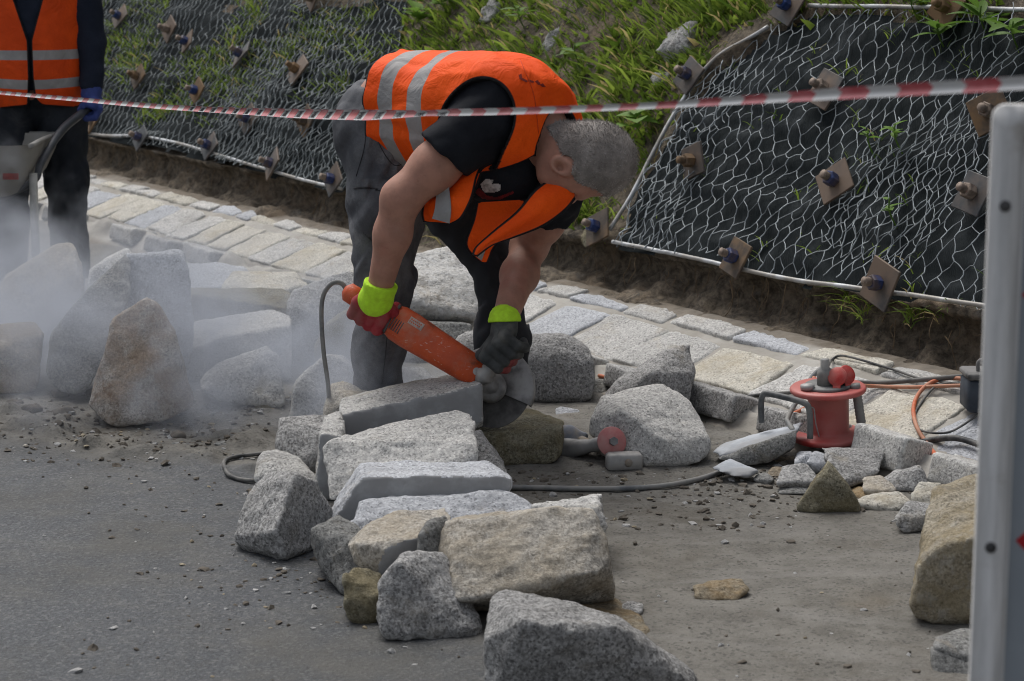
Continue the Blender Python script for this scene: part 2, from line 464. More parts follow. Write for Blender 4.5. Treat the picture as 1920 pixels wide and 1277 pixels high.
i, j = np.meshgrid(np.arange(nx-1), np.arange(ny-1), indexing='ij')
QF = lambda i, j, m: np.stack([i*m+j, (i+1)*m+j, (i+1)*m+j+1, i*m+j+1], -1).reshape(-1, 4)
def road_mat():
    t = NT('muddy_asphalt')
    mu = t.attr('mud'); g = t.noise(130, 3, .7); v = t.voro(150, out='Color'); s = t.n.new('ShaderNodeSeparateColor'); t.l.new(v, s.inputs[0])
    big = t.noise(1.6, 5, .6); mid = t.noise(9, 5, .65)
    asp = t.mix(t.mr(g, .3, .7), (.024, .028, .034), (.066, .072, .080))
    asp = t.mix(t.mr(t.noise(3.5, 6, .75, dist=.8), .48, .68, 0, .6), asp, (.088, .086, .080)); asp = t.mix(t.mr(s.outputs[0], .78, .86, 0, .4), asp, (.17, .17, .168))
    asp = t.mix(t.mr(s.outputs[1], .82, .9, 0, .7), asp, (.022, .024, .027))
    asp = t.mix(t.mr(t.math('ADD', big, t.math('MULTIPLY', mid, .5)), .66, .98, 0, .6), asp, (.10, .095, .083))
    md = t.mix(t.mr(mid, .3, .7), (.100, .093, .080), (.178, .169, .150))
    md = t.mix(t.mr(g, .35, .75, 0, .42), md, (.215, .206, .186))
    md = t.mix(t.mr(s.outputs[0], .84, .93, 0, .6), md, (.05, .048, .044))
    md = t.mix(t.mr(t.noise(5, 4, .6, dist=.5), .58, .78, 0, .75), md, (.072, .066, .055)); md = t.mix(t.mr(t.noise(2.2, 6, .75, dist=1.0), .5, .66, 0, .5), md, (.105, .092, .072))
    md = t.mix(t.mr(t.noise(3.1, 3, .5), .62, .78, 0, .4), md, (.15, .118, .078)); md = t.mix(t.mr(t.noise(1.1, 5, .7, dist=1.2, co=t.scaled((.5, 2.2, 1))), .52, .7, 0, .45), md, (.235, .227, .212))
    t.set('Base Color', t.mix(mu, asp, md))
    t.set('Roughness', t.mr(t.math('ADD', big, t.math('MULTIPLY', mu, .25)), .35, .8, .52, .85)); t.b.inputs['Specular IOR Level'].default_value = .35
    b = t.bump(t.noise(75, 4, .75), .8, .009); t.bump(mid, .25, .012, b)
    return t.m
build('road', np.stack([X, Y, zr], -1).reshape(-1, 3), QF(i, j, ny), road_mat(), attrs={'mud': mud.ravel()}, kind='structure')
def roadz(x, y):
    ii = np.clip(np.searchsorted(xs, x), 0, nx-1); jj = np.clip(np.searchsorted(ys, y), 0, ny-1); return zr[ii, jj]

# ---- gutter bed of mortar, with its paving stones
sg = np.arange(-3.0, 10.5, .02); tg = np.concatenate([np.arange(-.16, .66, .014)])
S_, T_ = np.meshgrid(sg, tg, indexing='ij')
i, j = np.meshgrid(np.arange(len(sg)-1), np.arange(len(tg)-1), indexing='ij')
mort = NT('wet_mortar'); _a = mort.noise(22, 5, .65); _b = mort.noise(3, 4, .6)
mort.set('Base Color', mort.mix(mort.mr(_a, .3, .7), mort.mix(mort.mr(_b, .35, .65), (.26, .24, .21), (.34, .32, .285)), mort.mix(mort.mr(_b, .35, .65), (.28, .265, .23), (.38, .365, .335)))).set('Roughness', .9)
_sl = mort.b.inputs['Base Color'].links[0].from_socket
_sl = mort.mix(mort.math('MULTIPLY', mort.attr('soil'), mort.mr(_b, .3, .6, .65, 1)), _sl, mort.mix(mort.mr(_a, .3, .7), (.085, .068, .048), (.165, .135, .10)))
mort.set('Base Color', mort.mix(mort.math('MULTIPLY', mort.attr('wet'), .7), _sl, (.13, .118, .10)))
mort.bump(_a, .6, .008)
gut = build('gutter', ST(S_, T_, bedz(S_, T_)).reshape(-1, 3), QF(i, j, len(tg))[:, ::-1], mort.m, kind='structure', attrs={'soil': (smooth01(T_+.03*fbm(np.stack([S_, T_, S_*0], -1), 6, 3), .545, .60)+1-smooth01(T_, -.10, -.05)).ravel(), 'wet': (np.exp(-((T_-.17)/.06)**2)).ravel()})
def paver(poly, top, thick, m, seed):
    """one stone slab; poly [(s, t)] corners, top = height above the bed line"""
    pc = np.mean(poly, 0); z0 = np.interp(pc[1], BT, BZ); z1 = np.interp(pc[1]+.05, BT, BZ)
    tv = nrm(GN+A3(0, 0, (z1-z0)/.05)); nv = nrm(np.cross(tv, GD)); nv = nv if nv[2] > 0 else -nv
    o = ST(pc[0], pc[1], z0)
    q = np.array(poly)-pc; q[:, 1] /= max(tv @ GN, .5)
    n = len(q); lines = []
    ar = sum(q[k][0]*q[(k+1) % n][1]-q[(k+1) % n][0]*q[k][1] for k in range(n))
    if ar < 0: q = q[::-1]
    for k in range(n):
        e = q[(k+1) % n]-q[k]; e = e/np.linalg.norm(e); lines.append((np.array([e[1], -e[0]]), q[k]))
    tilt = RNG.uniform(-.03, .03, 2)
    def fn(p):
        e = [(p[:, :2]-c) @ l for l, c in lines]
        e.append(p[:, 2]-top-p[:, 0]*tilt[0]-p[:, 1]*tilt[1]); e.append(-p[:, 2]-thick)
        E = np.stack(e, 0)/.0022; mx = E.max(0)
        d = .0022*(mx+np.log(np.exp(E-mx).sum(0)))
        w = p+seed*3.7
        return d + .007*fbm(w, 13, 3) + .003*fbm(w, 45, 2)
    lo = np.append(q.min(0)-.02, -thick-.02); hi = np.append(q.max(0)+.02, top+.03)
    V, F = surface(fn, lo, hi, .0115)
    Vw = o + V[:, :1]*GD + V[:, 1:2]*tv + V[:, 2:3]*nv
    if np.dot(np.cross(GD, tv), nv) < 0: F = F[:, ::-1]
    return build('paving_stone', Vw, F, m, gut, origin=o)
pk = ['cream', 'pale', 'cream', 'blue', 'pale', 'pale', 'cream']
s = -2.2; k = 0
while s < 9.6:
    w = RNG.uniform(.26, .44) if s < 3.6 else RNG.uniform(.2, .32)
    gp = RNG.uniform(.003, .008); sk = RNG.uniform(-.03, .03, 2); a, b = .235+RNG.uniform(-.012, .012), .465+RNG.uniform(-.012, .012)
    poly = [(s+gp+sk[0]*.5, a), (s+w-gp+sk[1], a+RNG.uniform(-.015, .015)), (s+w-gp-sk[1]*.6, b), (s+w*.5, b+RNG.uniform(.0, .012)), (s+gp-sk[0], b)]
    paver(poly, RNG.uniform(.007, .013), .05, M[pk[int(RNG.integers(len(pk)))]], k); s += w; k += 1
s = -2.2
while s < 9.6:
    w = RNG.uniform(.22, .40) if s < 3.6 else RNG.uniform(.16, .28)
    a, b = .492, .585+RNG.uniform(-.025, .03)
    j1, j2 = RNG.uniform(.004, .04, 2); poly = [(s+.006, a+RNG.uniform(.0, .02)), (s+w-.006, a+RNG.uniform(.0, .02)), (s+w-j1*.5, b-RNG.uniform(0, .03)), (s+w*RNG.uniform(.4, .7), b), (s+j2*.5, b-RNG.uniform(0, .03))]
    paver(poly, RNG.uniform(.007, .016), .05, M[pk[int(RNG.integers(len(pk)))]], k); s += w; k += 1
# rough stones of the unfinished near row, half sunk in mortar
for (s0, w, hh) in ((4.6, .34, .03), (5.05, .3, .02), (5.45, .32, .03), (6.3, .36, .025), (6.75, .3, .02), (7.2, .34, .03), (3.75, .3, .015), (-.9, .3, .03), (-.5, .26, .045), (-.18, .34, .03), (.22, .24, .05), (.55, .33, .03), (.95, .28, .035), (1.3, .36, .02), (1.75, .3, .03), (2.1, .34, .02)):
    paver([(s0, -.06), (s0+w*.9, -.05), (s0+w, .07), (s0+w*.5, .10), (s0+.03, .08)], hh, .05, M['pale' if RNG.random() < .5 else 'gray'], k); k += 1

# ---- hillside: cut face of soil under an overhanging lip, then the slope
prof = np.array([(.50, .04), (.56, .085), (.61, .124), (.69, .138), (.745, .165), (.775, .20), (.785, .24), (.765, .275), (.72, .295), (.715, .305), (.735, .33)])
vv = np.concatenate([np.arange(.05, 2.9, .026), np.geomspace(3.0, 14, 14)])
pr = np.vstack([prof, np.stack([LT+vv*math.cos(SLP), LZ+vv*math.sin(SLP)], -1)])
dd = np.concatenate([[0], np.cumsum(np.linalg.norm(np.diff(pr[:11], axis=0), axis=1))])
up_ = np.arange(0, dd[-1], .018)
pr = np.vstack([np.stack([np.interp(up_, dd, pr[:11, 0]), np.interp(up_, dd, pr[:11, 1])], -1), pr[11:]])
ss = np.concatenate([-3-np.geomspace(.1, 20, 12)[::-1], np.arange(-3, 10.4, .026), 10.4+np.geomspace(.1, 30, 14)])
nu, ns = len(pr), len(ss)
T0 = np.broadcast_to(pr[:, 0], (ns, nu)); Z0 = np.broadcast_to(pr[:, 1], (ns, nu)); SS = np.broadcast_to(ss[:, None], (ns, nu))
tg_ = np.gradient(pr, axis=0); tg_ /= np.linalg.norm(tg_, axis=1)[:, None]
NT_, NZ_ = np.broadcast_to(-tg_[:, 1], (ns, nu)), np.broadcast_to(tg_[:, 0], (ns, nu))
q = np.stack([SS, T0, Z0], -1)
cut = ((np.arange(nu) < len(up_))*np.sin(np.clip(np.arange(nu)/len(up_), 0, 1)*math.pi)**.5)[None, :]
vcoord = np.clip((Z0-LZ)/math.sin(SLP), 0, 99)
inpan = (inpoly(SS, vcoord, RPOLY) | inpoly(SS, vcoord, LPOLY)) & (Z0 > LZ)
amp = .03*fbm(q, 2.2, 3)+.012*fbm(q, 11, 3)
disp = cut*(.075*fbm(q, 5, 4, 2.)+.035*fbm(q, 16, 3)+.014*fbm(q, 45, 2)) + (1-cut)*np.where(inpan, .25, 1.6)*amp
disp = np.where(inpan, disp-.025, disp)
HV = ST(SS, T0+disp*NT_, Z0+disp*NZ_)
i, j = np.meshgrid(np.arange(ns-1), np.arange(nu-1), indexing='ij')
soil = NT('dark_soil'); _a = soil.noise(30, 6, .7); _b = soil.noise(4, 5, .65); _c = soil.noise(11, 4, .6)
_col = soil.mix(soil.mr(_a, .3, .7), (.036, .028, .020), (.185, .150, .108))
_col = soil.mix(soil.mr(_b, .5, .7, 0, .55), _col, (.19, .135, .085))
_col = soil.mix(soil.mr(_c, .6, .75, 0, .6), _col, (.13, .124, .115))
soil.set('Base Color', _col).set('Roughness', .95); _bb = soil.bump(_a, .9, .02); soil.bump(_c, .6, .03, _bb)
build('hillside', HV.reshape(-1, 3), QF(i, j, nu)[:, ::-1], soil.m, kind='structure')

# ---- dark sheeting and hexagonal wire nets, one of each on either side of the weeds
sheetm = NT('black_shade_cloth'); _w = sheetm.noise(5, 5, .6)
_wv = sheetm.n.new('ShaderNodeTexWave'); _wv.inputs['Scale'].default_value = 60; _wv.inputs['Distortion'].default_value = 2; sheetm.l.new(sheetm.co, _wv.inputs['Vector'])
sheetm.set('Base Color', sheetm.mix(sheetm.mr(_w, .45, .75), (.012, .0155, .017), (.040, .046, .049))).set('Roughness', .9); sheetm.b.inputs['Specular IOR Level'].default_value = .08
sheetm.bump(_wv.outputs[0], .3, .004)
wire = plain('galvanised_wire', (.235, .26, .275), .5, .3, 20, 0, metal=.35)
wire_old = plain('galvanised_wire_weathered', (.20, .225, .235), .55, .35, 20, 0, metal=.3)
rodm = plain('zinc_rod', (.50, .52, .54), .5, .2, 40, .2, metal=.3, dirt=(.22, .2, .17), dirt_amt=.4)
def wrink(s, v): 
    q = np.stack([s, v, s*0], -1); return .03*fbm(q*A3(.6, 1.5, 1), 3, 3)+.016*np.abs(fbm(q*A3(.5, 2.2, 1), 6, 2))*2 - .006
def hexnet(poly, w, h1, h2, seed, off, ri):
    pa = np.array(poly); s0, v0 = pa.min(0)-.1; s1, v1 = pa.max(0)+.1
    s0, s1 = max(s0, -2.6), min(s1, 11)
    R, Cn = int((v1-v0)/(h1+h2))+1, int((s1-s0)/w)+2
    r, c = np.meshgrid(np.arange(R), np.arange(Cn), indexing='ij')
    base = np.stack([s0+c*w+(r % 2)*w/2, v0+r*(h1+h2)], -1)
    rg = np.random.default_rng(seed)
    B0 = base+rg.normal(0, .005, base.shape); B1 = base+A3(0, h1)[:2]+rg.normal(0, .005, base.shape)
    E = [(B0, B1, 1.45)]
    ev = (np.arange(R) % 2 == 0)
    a = B1[:-1]; lft = np.where(ev[:-1, None, None], np.roll(B0[1:], 1, 1), B0[1:]); rgt = np.where(ev[:-1, None, None], B0[1:], np.roll(B0[1:], -1, 1))
    E += [(a[:, 1:-1], lft[:, 1:-1], 1), (a[:, 1:-1], rgt[:, 1:-1], 1)]
    As, Bs, Rs = [], [], []
    def warp(p):
        q = np.stack([p[..., 0], p[..., 1], p[..., 0]*0+seed], -1)
        s = p[..., 0]+.085*fbm(q, 1.7, 2)+.025*fbm(q, 6, 2, 4.); v = p[..., 1]+.07*fbm(q, 1.6, 2, 9.)+.015*fbm(q, 7, 2)
        o = off+np.maximum(wrink(s, v), -.004)+.014+.03*np.maximum(fbm(q, 3.1, 2, 5.)+.1, 0)
        return s, v, o
    for A_, B_, m in E:
        A_, B_ = A_.reshape(-1, 2), B_.reshape(-1, 2)
        mid = (A_+B_)/2; ms, mv, _ = warp(mid); ok = inpoly(ms, mv, poly)
        A_, B_ = A_[ok], B_[ok]; mid = (A_+B_)/2+rg.normal(0, .0035, A_.shape)
        w3 = [SV(*warp(x)) for x in (A_, mid, B_)]
        As += [w3[0], w3[1]]; Bs += [w3[1], w3[2]]; Rs += [np.full(len(A_), ri*m)]*2
    return segs_tubes(np.concatenate(As), np.concatenate(Bs), np.concatenate(Rs), 4)
def net(poly, label, rodpaths, clabel, seed, wm, ri, extra=None):
    pa = np.array(poly); s0, v0 = pa.min(0)-.03; s1, v1 = pa.max(0)+.03; s0, s1 = max(s0, -2.6), min(s1, 10.3)
    a, b = np.arange(s0, s1, .022), np.arange(v0, v1, .022); Sa, Va = np.meshgrid(a, b, indexing='ij')
    f = QF(*np.meshgrid(np.arange(len(a)-1), np.arange(len(b)-1), indexing='ij'), len(b))
    jx = .02*fbm(np.stack([Sa, Va, Sa*0], -1), 8, 2)
    ok = inpoly(Sa+jx, Va+jx+.02, [(x, y) for x, y in poly]).ravel(); f = f[ok[f].all(1)]
    c = build('shade_cloth', SV(Sa, Va, wrink(Sa, Va)).reshape(-1, 3), f[:, ::-1], sheetm.m)
    tag(c, clabel, 'ground cloth')
    t = thing('wire_net', label, 'wire net', tuple(SV(pa[:, 0].mean(), 0.0)))
    parts = [hexnet(poly, .064, .033, .036, seed, .0, ri)]
    if extra: parts += [hexnet(e, .062, .033, .035, seed+k+1, .012, ri) for k, e in enumerate(extra)]
    build('wire_mesh', *merge(parts), wm, t, kind='stuff')
    for rp in rodpaths:
        p = np.array([px_sv(*x) for x in rp]); p = catmull(p, 10)
        build('edge_rod', *tube(SV(p[:, 0], p[:, 1], .03+.006*fbm(np.stack([p[:, 0], p[:, 1], p[:, 0]*0], -1), 6, 2)), .0085, 6), rodm, t)
net(RPOLY, 'silver hexagonal wire net pinned over black cloth on the bank right of the weeds', [[(1158, 462), (1250, 480), (1390, 512), (1500, 535), (1640, 553), (1840, 582), (2300, 660)], [(1152, 440), (1200, 362), (1270, 225), (1345, 122), (1450, 60)], [(1525, 20), (1700, 22), (1930, 30), (2300, 40)]],
    'black shade cloth under the wire net right of the weeds', 3, wire, .0019,
    [[px_sv(*p) for p in ((1165, 460), (1300, 190), (1370, 120), (1420, 130), (1330, 300), (1270, 480))], [px_sv(*p) for p in ((1540, 470), (1650, 250), (1850, 170), (1850, 330), (1700, 520))]])
net(LPOLY, 'weathered hexagonal wire net pinned over the grassy bank behind the standing worker', [[(-150, 175), (145, 250), (270, 262), (330, 272), (400, 292), (500, 322), (555, 338), (650, 362)], [(620, 5), (700, -2), (778, -6)]],
    'dark shade cloth under the wire net left of the weeds', 21, wire_old, .0020,
    [[px_sv(*p) for p in ((420, 310), (430, 120), (560, 40), (700, 60), (690, 200), (640, 350))]])

# ---- anchor plates
blue = plain('blue_nut_paint', (.018, .045, .155), .45, .35, 60, .3, dirt=(.10, .07, .05), dirt_amt=.3)
steel = plain('plate_steel', (.072, .077, .082), .62, .25, 14, .3, metal=.25, dirt=(.17, .12, .085), dirt_amt=.25)
rusted = plain('rusty_steel', (.10, .082, .068), .8, .3, 25, .4, metal=.1, dirt=(.19, .115, .055), dirt_amt=.3)
bolt_m = plain('bolt_steel', (.24, .19, .155), .7, .4, 50, .5, metal=.3)
def plate(px, py, side, rot, nut, pm, label, group='anchor plates on the nets'):
    s, v = px_sv(px, py); c = SV(s, v, .055)
    n = nrm(-GN*.92+A3(0, 0, .40)+.12*RNG.normal(size=3)); a = nrm(GD*math.cos(rot)+A3(0, 0, 1)*math.sin(rot)); a = nrm(a-n*(a @ n)); b = np.cross(n, a)
    t = thing('anchor_plate', label, 'anchor plate', tuple(c), group)
    build('plate', *box(c, a*side/2, b*side/2, n*.005, .002), pm, t, smooth=False)
    nm = blue if nut == 'b' else (rusted if nut == 'r' else bolt_m)
    V, F = lathe([(.0, .004), (.023, .004), (.026, .01), (.026, .040), (.022, .044), (.0, .044)], c, n, 6)
    build('nut', V, F, nm, t, smooth=False)
    V, F = lathe([(.0, .03)]+[(.0135+.002*(k % 2), .044+k*.005) for k in range(6)]+[(.0, .070)], c, n, 10)
    build('bolt', V, F, bolt_m if nut != 'r' else rusted, t)
for a in (
    (1493, 28, .155, .35, 'b', steel, 'grey anchor plate with dark blue nut at the top left corner of the silver net'),
    (1563, 185, .155, .3, 'g', steel, 'grey anchor plate crossed by the barrier tape on the silver net'),
    (1307, 158, .145, .45, 'b', steel, 'grey anchor plate with blue nut just above the barrier tape beside the net edge'),
    (1790, 32, .14, .5, 'r', rusted, 'anchor plate half hidden by leaves at the top of the silver net'),
    (1316, 318, .14, 1.2, 'r', steel, 'anchor plate with rusty brown nut on the left of the silver net'),
    (1582, 358, .15, .9, 'b', steel, 'anchor plate with bright blue nut in the middle of the silver net'),
    (1137, 442, .145, 1.1, 'b', rusted, 'rusty anchor plate with blue nut at the lower left corner of the silver net'),
    (1397, 500, .145, .25, 'b', rusted, 'rust streaked anchor plate with blue nut on the lower edge of the silver net'),
    (1668, 550, .165, .3, 'b', steel, 'large grey anchor plate with blue nut overhanging the cut bank right of the cable reel'),
    (1872, 228, .15, 1.0, 'g', rusted, 'anchor plate touching the top of the traffic panel edge'),
    (1842, 382, .15, .2, 'g', steel, 'dull grey anchor plate partly behind the upper traffic panel'),
    (237, 42, .15, .6, 'b', steel, 'anchor plate with dark blue nut highest beside the standing worker'),
    (600, 8, .14, .5, 'g', steel, 'pale anchor plate cut by the top of the picture on the weathered net'),
    (330, 66, .15, .5, 'g', steel, 'plain grey anchor plate lying flat without blue nut high on the weathered net'),
    (364, 90, .13, .9, 'b', steel, 'small anchor plate with blue nut beside the flat grey one on the weathered net'),
    (466, 114, .155, .7, 'b', steel, 'anchor plate with blue nut in the middle of the weathered net'),
    (572, 144, .17, .45, 'r', steel, 'big grey anchor plate with brown nut on the weathered net behind the bending worker'),
    (272, 155, .14, .6, 'r', rusted, 'orange rusted anchor plate near the arm of the standing worker'),
    (383, 182, .14, .5, 'b', rusted, 'rusty anchor plate with blue nut just above the tape on the weathered net'),
    (480, 236, .15, .6, 'b', steel, 'anchor plate with blue nut just below the tape on the weathered net'),
    (588, 240, .15, .5, 'r', rusted, 'ochre anchor plate with brown nut just below the tape on the weathered net'),
    (187, 240, .13, .6, 'g', rusted, 'rusty anchor plate on the lower net edge next to the blue glove'),
    (277, 270, .14, .5, 'b', steel, 'anchor plate with blue nut second along the lower edge of the weathered net'),
    (407, 286, .14, .6, 'b', steel, 'anchor plate with blue nut third along the lower edge of the weathered net'),
    (525, 320, .155, .55, 'b', steel, 'anchor plate with bright blue nut fourth along the lower edge of the weathered net'),
    (640, 350, .145, .7, 'b', steel, 'anchor plate with blue nut right behind the bending worker'),
): plate(a[0], a[1], a[2]*.86, *a[3:])

# ---- grass, weeds, roots
def grass_mat(name, a, b, c):
    t = NT(name); h = t.attr('hue'); g = t.noise(3, 3, .5)
    t.set('Base Color', t.mix(t.mr(h, .86, .95), t.mix(h, a, b), c)).set('Roughness', .55); t.b.inputs['Specular IOR Level'].default_value = .3
    t.b.inputs['Subsurface Weight'].default_value = 0.0
    t.b.inputs['Transmission Weight'].default_value = 0.0
    tr = t.n.new('ShaderNodeBsdfTranslucent'); t.l.new(t.b.inputs['Base Color'].links[0].from_socket, tr.inputs['Color'])
    mx = t.n.new('ShaderNodeMixShader'); mx.inputs[0].default_value = .45; t.l.new(t.b.outputs[0], mx.inputs[1]); t.l.new(tr.outputs[0], mx.inputs[2]); t.l.new(mx.outputs[0], t.out.inputs['Surface'])
    return t.m
gm = grass_mat('grass_blades', (.070, .125, .016), (.34, .45, .075), (.46, .37, .17))
def blades(cs, cv, n, L, wd, spread, seed, droop=1.0, o0=-.03):
    rg = np.random.default_rng(seed)
    m = len(cs); k = np.repeat(np.arange(m), n); N = len(k)
    s = np.asarray(cs)[k]+rg.normal(0, spread, N); v = np.asarray(cv)[k]+rg.normal(0, spread, N)
    base = SV(s, v, o0+.0)
    az = rg.uniform(0, 2*math.pi, N); lean = rg.uniform(.1, .75, N)
    d = np.stack([np.cos(az)*lean, np.sin(az)*lean, np.ones(N)*.9], -1)+SNRM*.12
    d /= np.linalg.norm(d, axis=1)[:, None]
    ln = L*rg.uniform(.45, 1.15, N)*np.repeat(rg.uniform(.6, 1.2, m), n)
    side = np.cross(d, rg.normal(size=(N, 3))); side /= np.linalg.norm(side, axis=1)[:, None]
    out = np.stack([np.cos(az), np.sin(az), np.zeros(N)], -1)
    V = []
    for t, ww in ((0, .8), (.35, 1), (.7, .75), (1, .06)):
        p = base+d*(ln*t)[:, None]+out*(ln*.36*droop*t*t)[:, None]-A3(0, 0, 1)*(ln*.26*droop*t**2.4)[:, None]
        V += [p-side*(wd*ww*ln/L)[:, None], p+side*(wd*ww*ln/L)[:, None]]
    V = np.stack(V, 1).reshape(-1, 3)
    f = np.array([(0, 1, 3, 2), (2, 3, 5, 4), (4, 5, 7, 6)])
    F = (f[None]+(np.arange(N)*8)[:, None, None]).reshape(-1, 4)
    hue = np.repeat(np.clip(np.repeat(rg.uniform(.1, .7, m), n)+rg.normal(0, .16, N), 0, .85), 8)
    dead = np.repeat(rg.random(N) < .07, 8); hue = np.where(dead, 1.0, hue)
    return V, F, hue
def scatter(poly, n, seed, excl=None, thr=-.12, sc=2.2):
    rg = np.random.default_rng(seed); pa = np.array(poly); lo, hi = pa.min(0), pa.max(0)
    p = rg.uniform(lo, hi, (n*4, 2)); ok = inpoly(p[:, 0], p[:, 1], poly)
    for e in excl or []: ok &= ~inpoly(p[:, 0], p[:, 1], e)
    ok &= fbm(np.stack([p[:, 0], p[:, 1], p[:, 0]*0], -1), sc, 2, seed*1.3) > thr
    return p[ok][:n]
def grass(name, sets):
    Vs, Fs, Hs, n = [], [], [], 0
    for st in sets:
        V, F, H = blades(*st); Vs.append(V); Fs.append(F+n); Hs.append(H); n += len(V)
    return build(name, np.vstack(Vs), np.vstack(Fs), gm, attrs={'hue': np.concatenate(Hs)}, kind='stuff', smooth=True)
MID = [px_sv(*p) for p in ((745, 150), (770, -250), (1900, -250), (1900, 15), (1450, 40), (1330, 110), (1240, 260), (1205, 350), (1110, 330), (1000, 250), (900, 140))]
pm_ = scatter(MID, 2300, 5, [RPOLY, LPOLY], -.6)
TOPP = [px_sv(*p) for p in ((-100, -90), (600, 5), (770, -10), (770, -300), (-100, -300))]
pt_ = scatter(TOPP, 200, 6)
MID2 = [px_sv(*p) for p in ((700, 330), (745, 150), (900, 140), (1000, 250), (1110, 330), (1150, 440), (1000, 400), (850, 380))]
pm2 = scatter(MID2, 420, 15, [RPOLY, LPOLY], -.1)
grass('grass', [(pm2[:, 0], pm2[:, 1], 12, .11, .004, .03, 5, 1.), (pm_[:820, 0], pm_[:820, 1], 20, .115, .0034, .035, 1, .7), (pm_[820:1250, 0], pm_[820:1250, 1], 12, .18, .006, .02, 2, 1.0), (pm_[1250:, 0], pm_[1250:, 1], 12, .09, .014, .035, 4, .8), (pt_[:, 0], pt_[:, 1], 14, .16, .004, .04, 3)])
LG = [px_sv(*p) for p in ((170, 20), (200, 230), (420, 235), (640, 170), (760, 60), (700, 10), (350, -40))]
pl_ = scatter(LG, 330, 8, None, .08, 1.6); pr_ = scatter(RPOLY, 60, 9, None, .0, 2)
low = [px_sv(*p) for p in ((1580, 560), (1610, 580), (1700, 590), (1760, 580), (820, 430), (835, 445))]
lw = np.array(low)
tag_g = grass('grass_through_nets', [(pl_[:, 0], pl_[:, 1], 13, .075, .003, .03, 11, 1., .0), (pr_[:, 0], pr_[:, 1], 5, .07, .0026, .02, 12, 1., .0), (lw[:, 0], lw[:, 1], 26, .11, .0028, .015, 13, 2.2)])
leafm = grass_mat('weed_leaf', (.06, .13, .02), (.18, .31, .055), (.28, .24, .06))
def leafmesh(L, Wd):
    n = 7; t = np.linspace(0, 1, n); w = Wd*np.sin(np.pi*t**.8)**.8
    V = []
    for k in range(n):
        z = -.28*L*t[k]**2
        V += [(-w[k], L*t[k], z+.25*w[k]), (0, L*t[k], z), (w[k], L*t[k], z+.25*w[k])]
    F = []
    for k in range(n-1):
        for c in (0, 1): F.append((k*3+c, k*3+c+1, k*3+c+4, k*3+c+3))
    return np.array(V), np.array(F)
_lm = {}
def weed(px, py, n, L, Wd, label, hue=.5, cluster=False, hang=False, h=.10):
    s, v = px_sv(px, py); c = SV(s, v, .02)
    t = thing('weed_plant', label, 'weed', tuple(c), 'weeds on the bank')
    d = nrm(SNRM*.6+A3(0, 0, 1)) if not hang else nrm(SNRM*.8-A3(0, 0, .6))
    st = np.array([c-SNRM*.04, c+d*h*.5, c+d*h+A3(.01, 0, 0)])
    build('stem', *tube(catmull(st, 5), .003, 5), leafm, t, attrs={'hue': np.full(len(tube(catmull(st, 5), .003, 5)[0]), hue)})
    key = (L, Wd, hue); rg = np.random.default_rng(int(px*7+py))
    for k in range(n):
        if key not in _lm:
            V, F = leafmesh(L, Wd); o = build('leaf', V, F, leafm, attrs={'hue': np.full(len(V), hue)}); _lm[key] = o
        else:
            o = _lm[key].copy(); COL.objects.link(o)
        q = c+d*h*rg.uniform(.35, 1.0)
        az = k*2.4+rg.uniform(-.3, .3); el = rg.uniform(.1, .75) if not hang else rg.uniform(-1.1, -.3)
        o.parent = t; o.location = q-c; o.rotation_euler = (el, rg.uniform(-.3, .3), az); o.scale = (1, 1, 1) if k % 3 else (.75, .75, .75)
for a in ((795, 60, 9, .10, .04, 'weed with broad pale leaves on the bank above the orange vest back', .8), (840, 30, 8, .09, .034, 'broad leaved weed next to the palest weed at the top of the bank', .62),
          (1205, 262, 6, .12, .05, 'broad round leaved weed beside the head of the bending worker', .78), (1640, 300, 5, .05, .014, 'small seedling under the tape growing through the silver net', .7),
          (1690, 290, 6, .06, .016, 'upright seedling in the middle of the silver net right of the bright blue nut', .8), (1680, 430, 6, .05, .014, 'low seedling in the lower part of the silver net', .6),
          (1770, 95, 9, .14, .02, 'tall weed with narrow hanging leaves over the top of the silver net', .45), (1850, 70, 9, .15, .024, 'tall narrow leaved weed above the traffic panel', .4),
          (1720, 40, 7, .13, .02, 'narrow leaved weed beside the half hidden anchor plate', .3), (1910, 100, 8, .14, .022, 'narrow leaved weed at the right edge of the net', .5),
          (985, 60, 7, .10, .018, 'bushy weed on the bank above the middle of the vest', .55), (1090, 130, 7, .12, .014, 'thin leaved weed on the bank above the neck of the worker', .5)): weed(*a)
rg = np.random.default_rng(31); parts = []
for k in range(170):
    s = rg.uniform(-1.2, 4.2) if k % 3 else rg.uniform(4, 8.5); t0 = rg.uniform(.70, .76); z0 = rg.uniform(.22, .30)
    p = [ST(s, t0, z0)]; L = rg.uniform(.04, .16)
    for m in range(4): p.append(p[-1]+A3(0, 0, -L/4)+GD*rg.normal(0, .012)-GN*rg.uniform(-.004, .014))
    parts.append(tube(catmull(p, 3), np.linspace(.0022, .0008, 13)*rg.uniform(.6, 1.4), 4, False))
build('roots', *merge(parts), plain('root', (.16, .115, .07), .9, .4, 40, 0), kind='stuff')
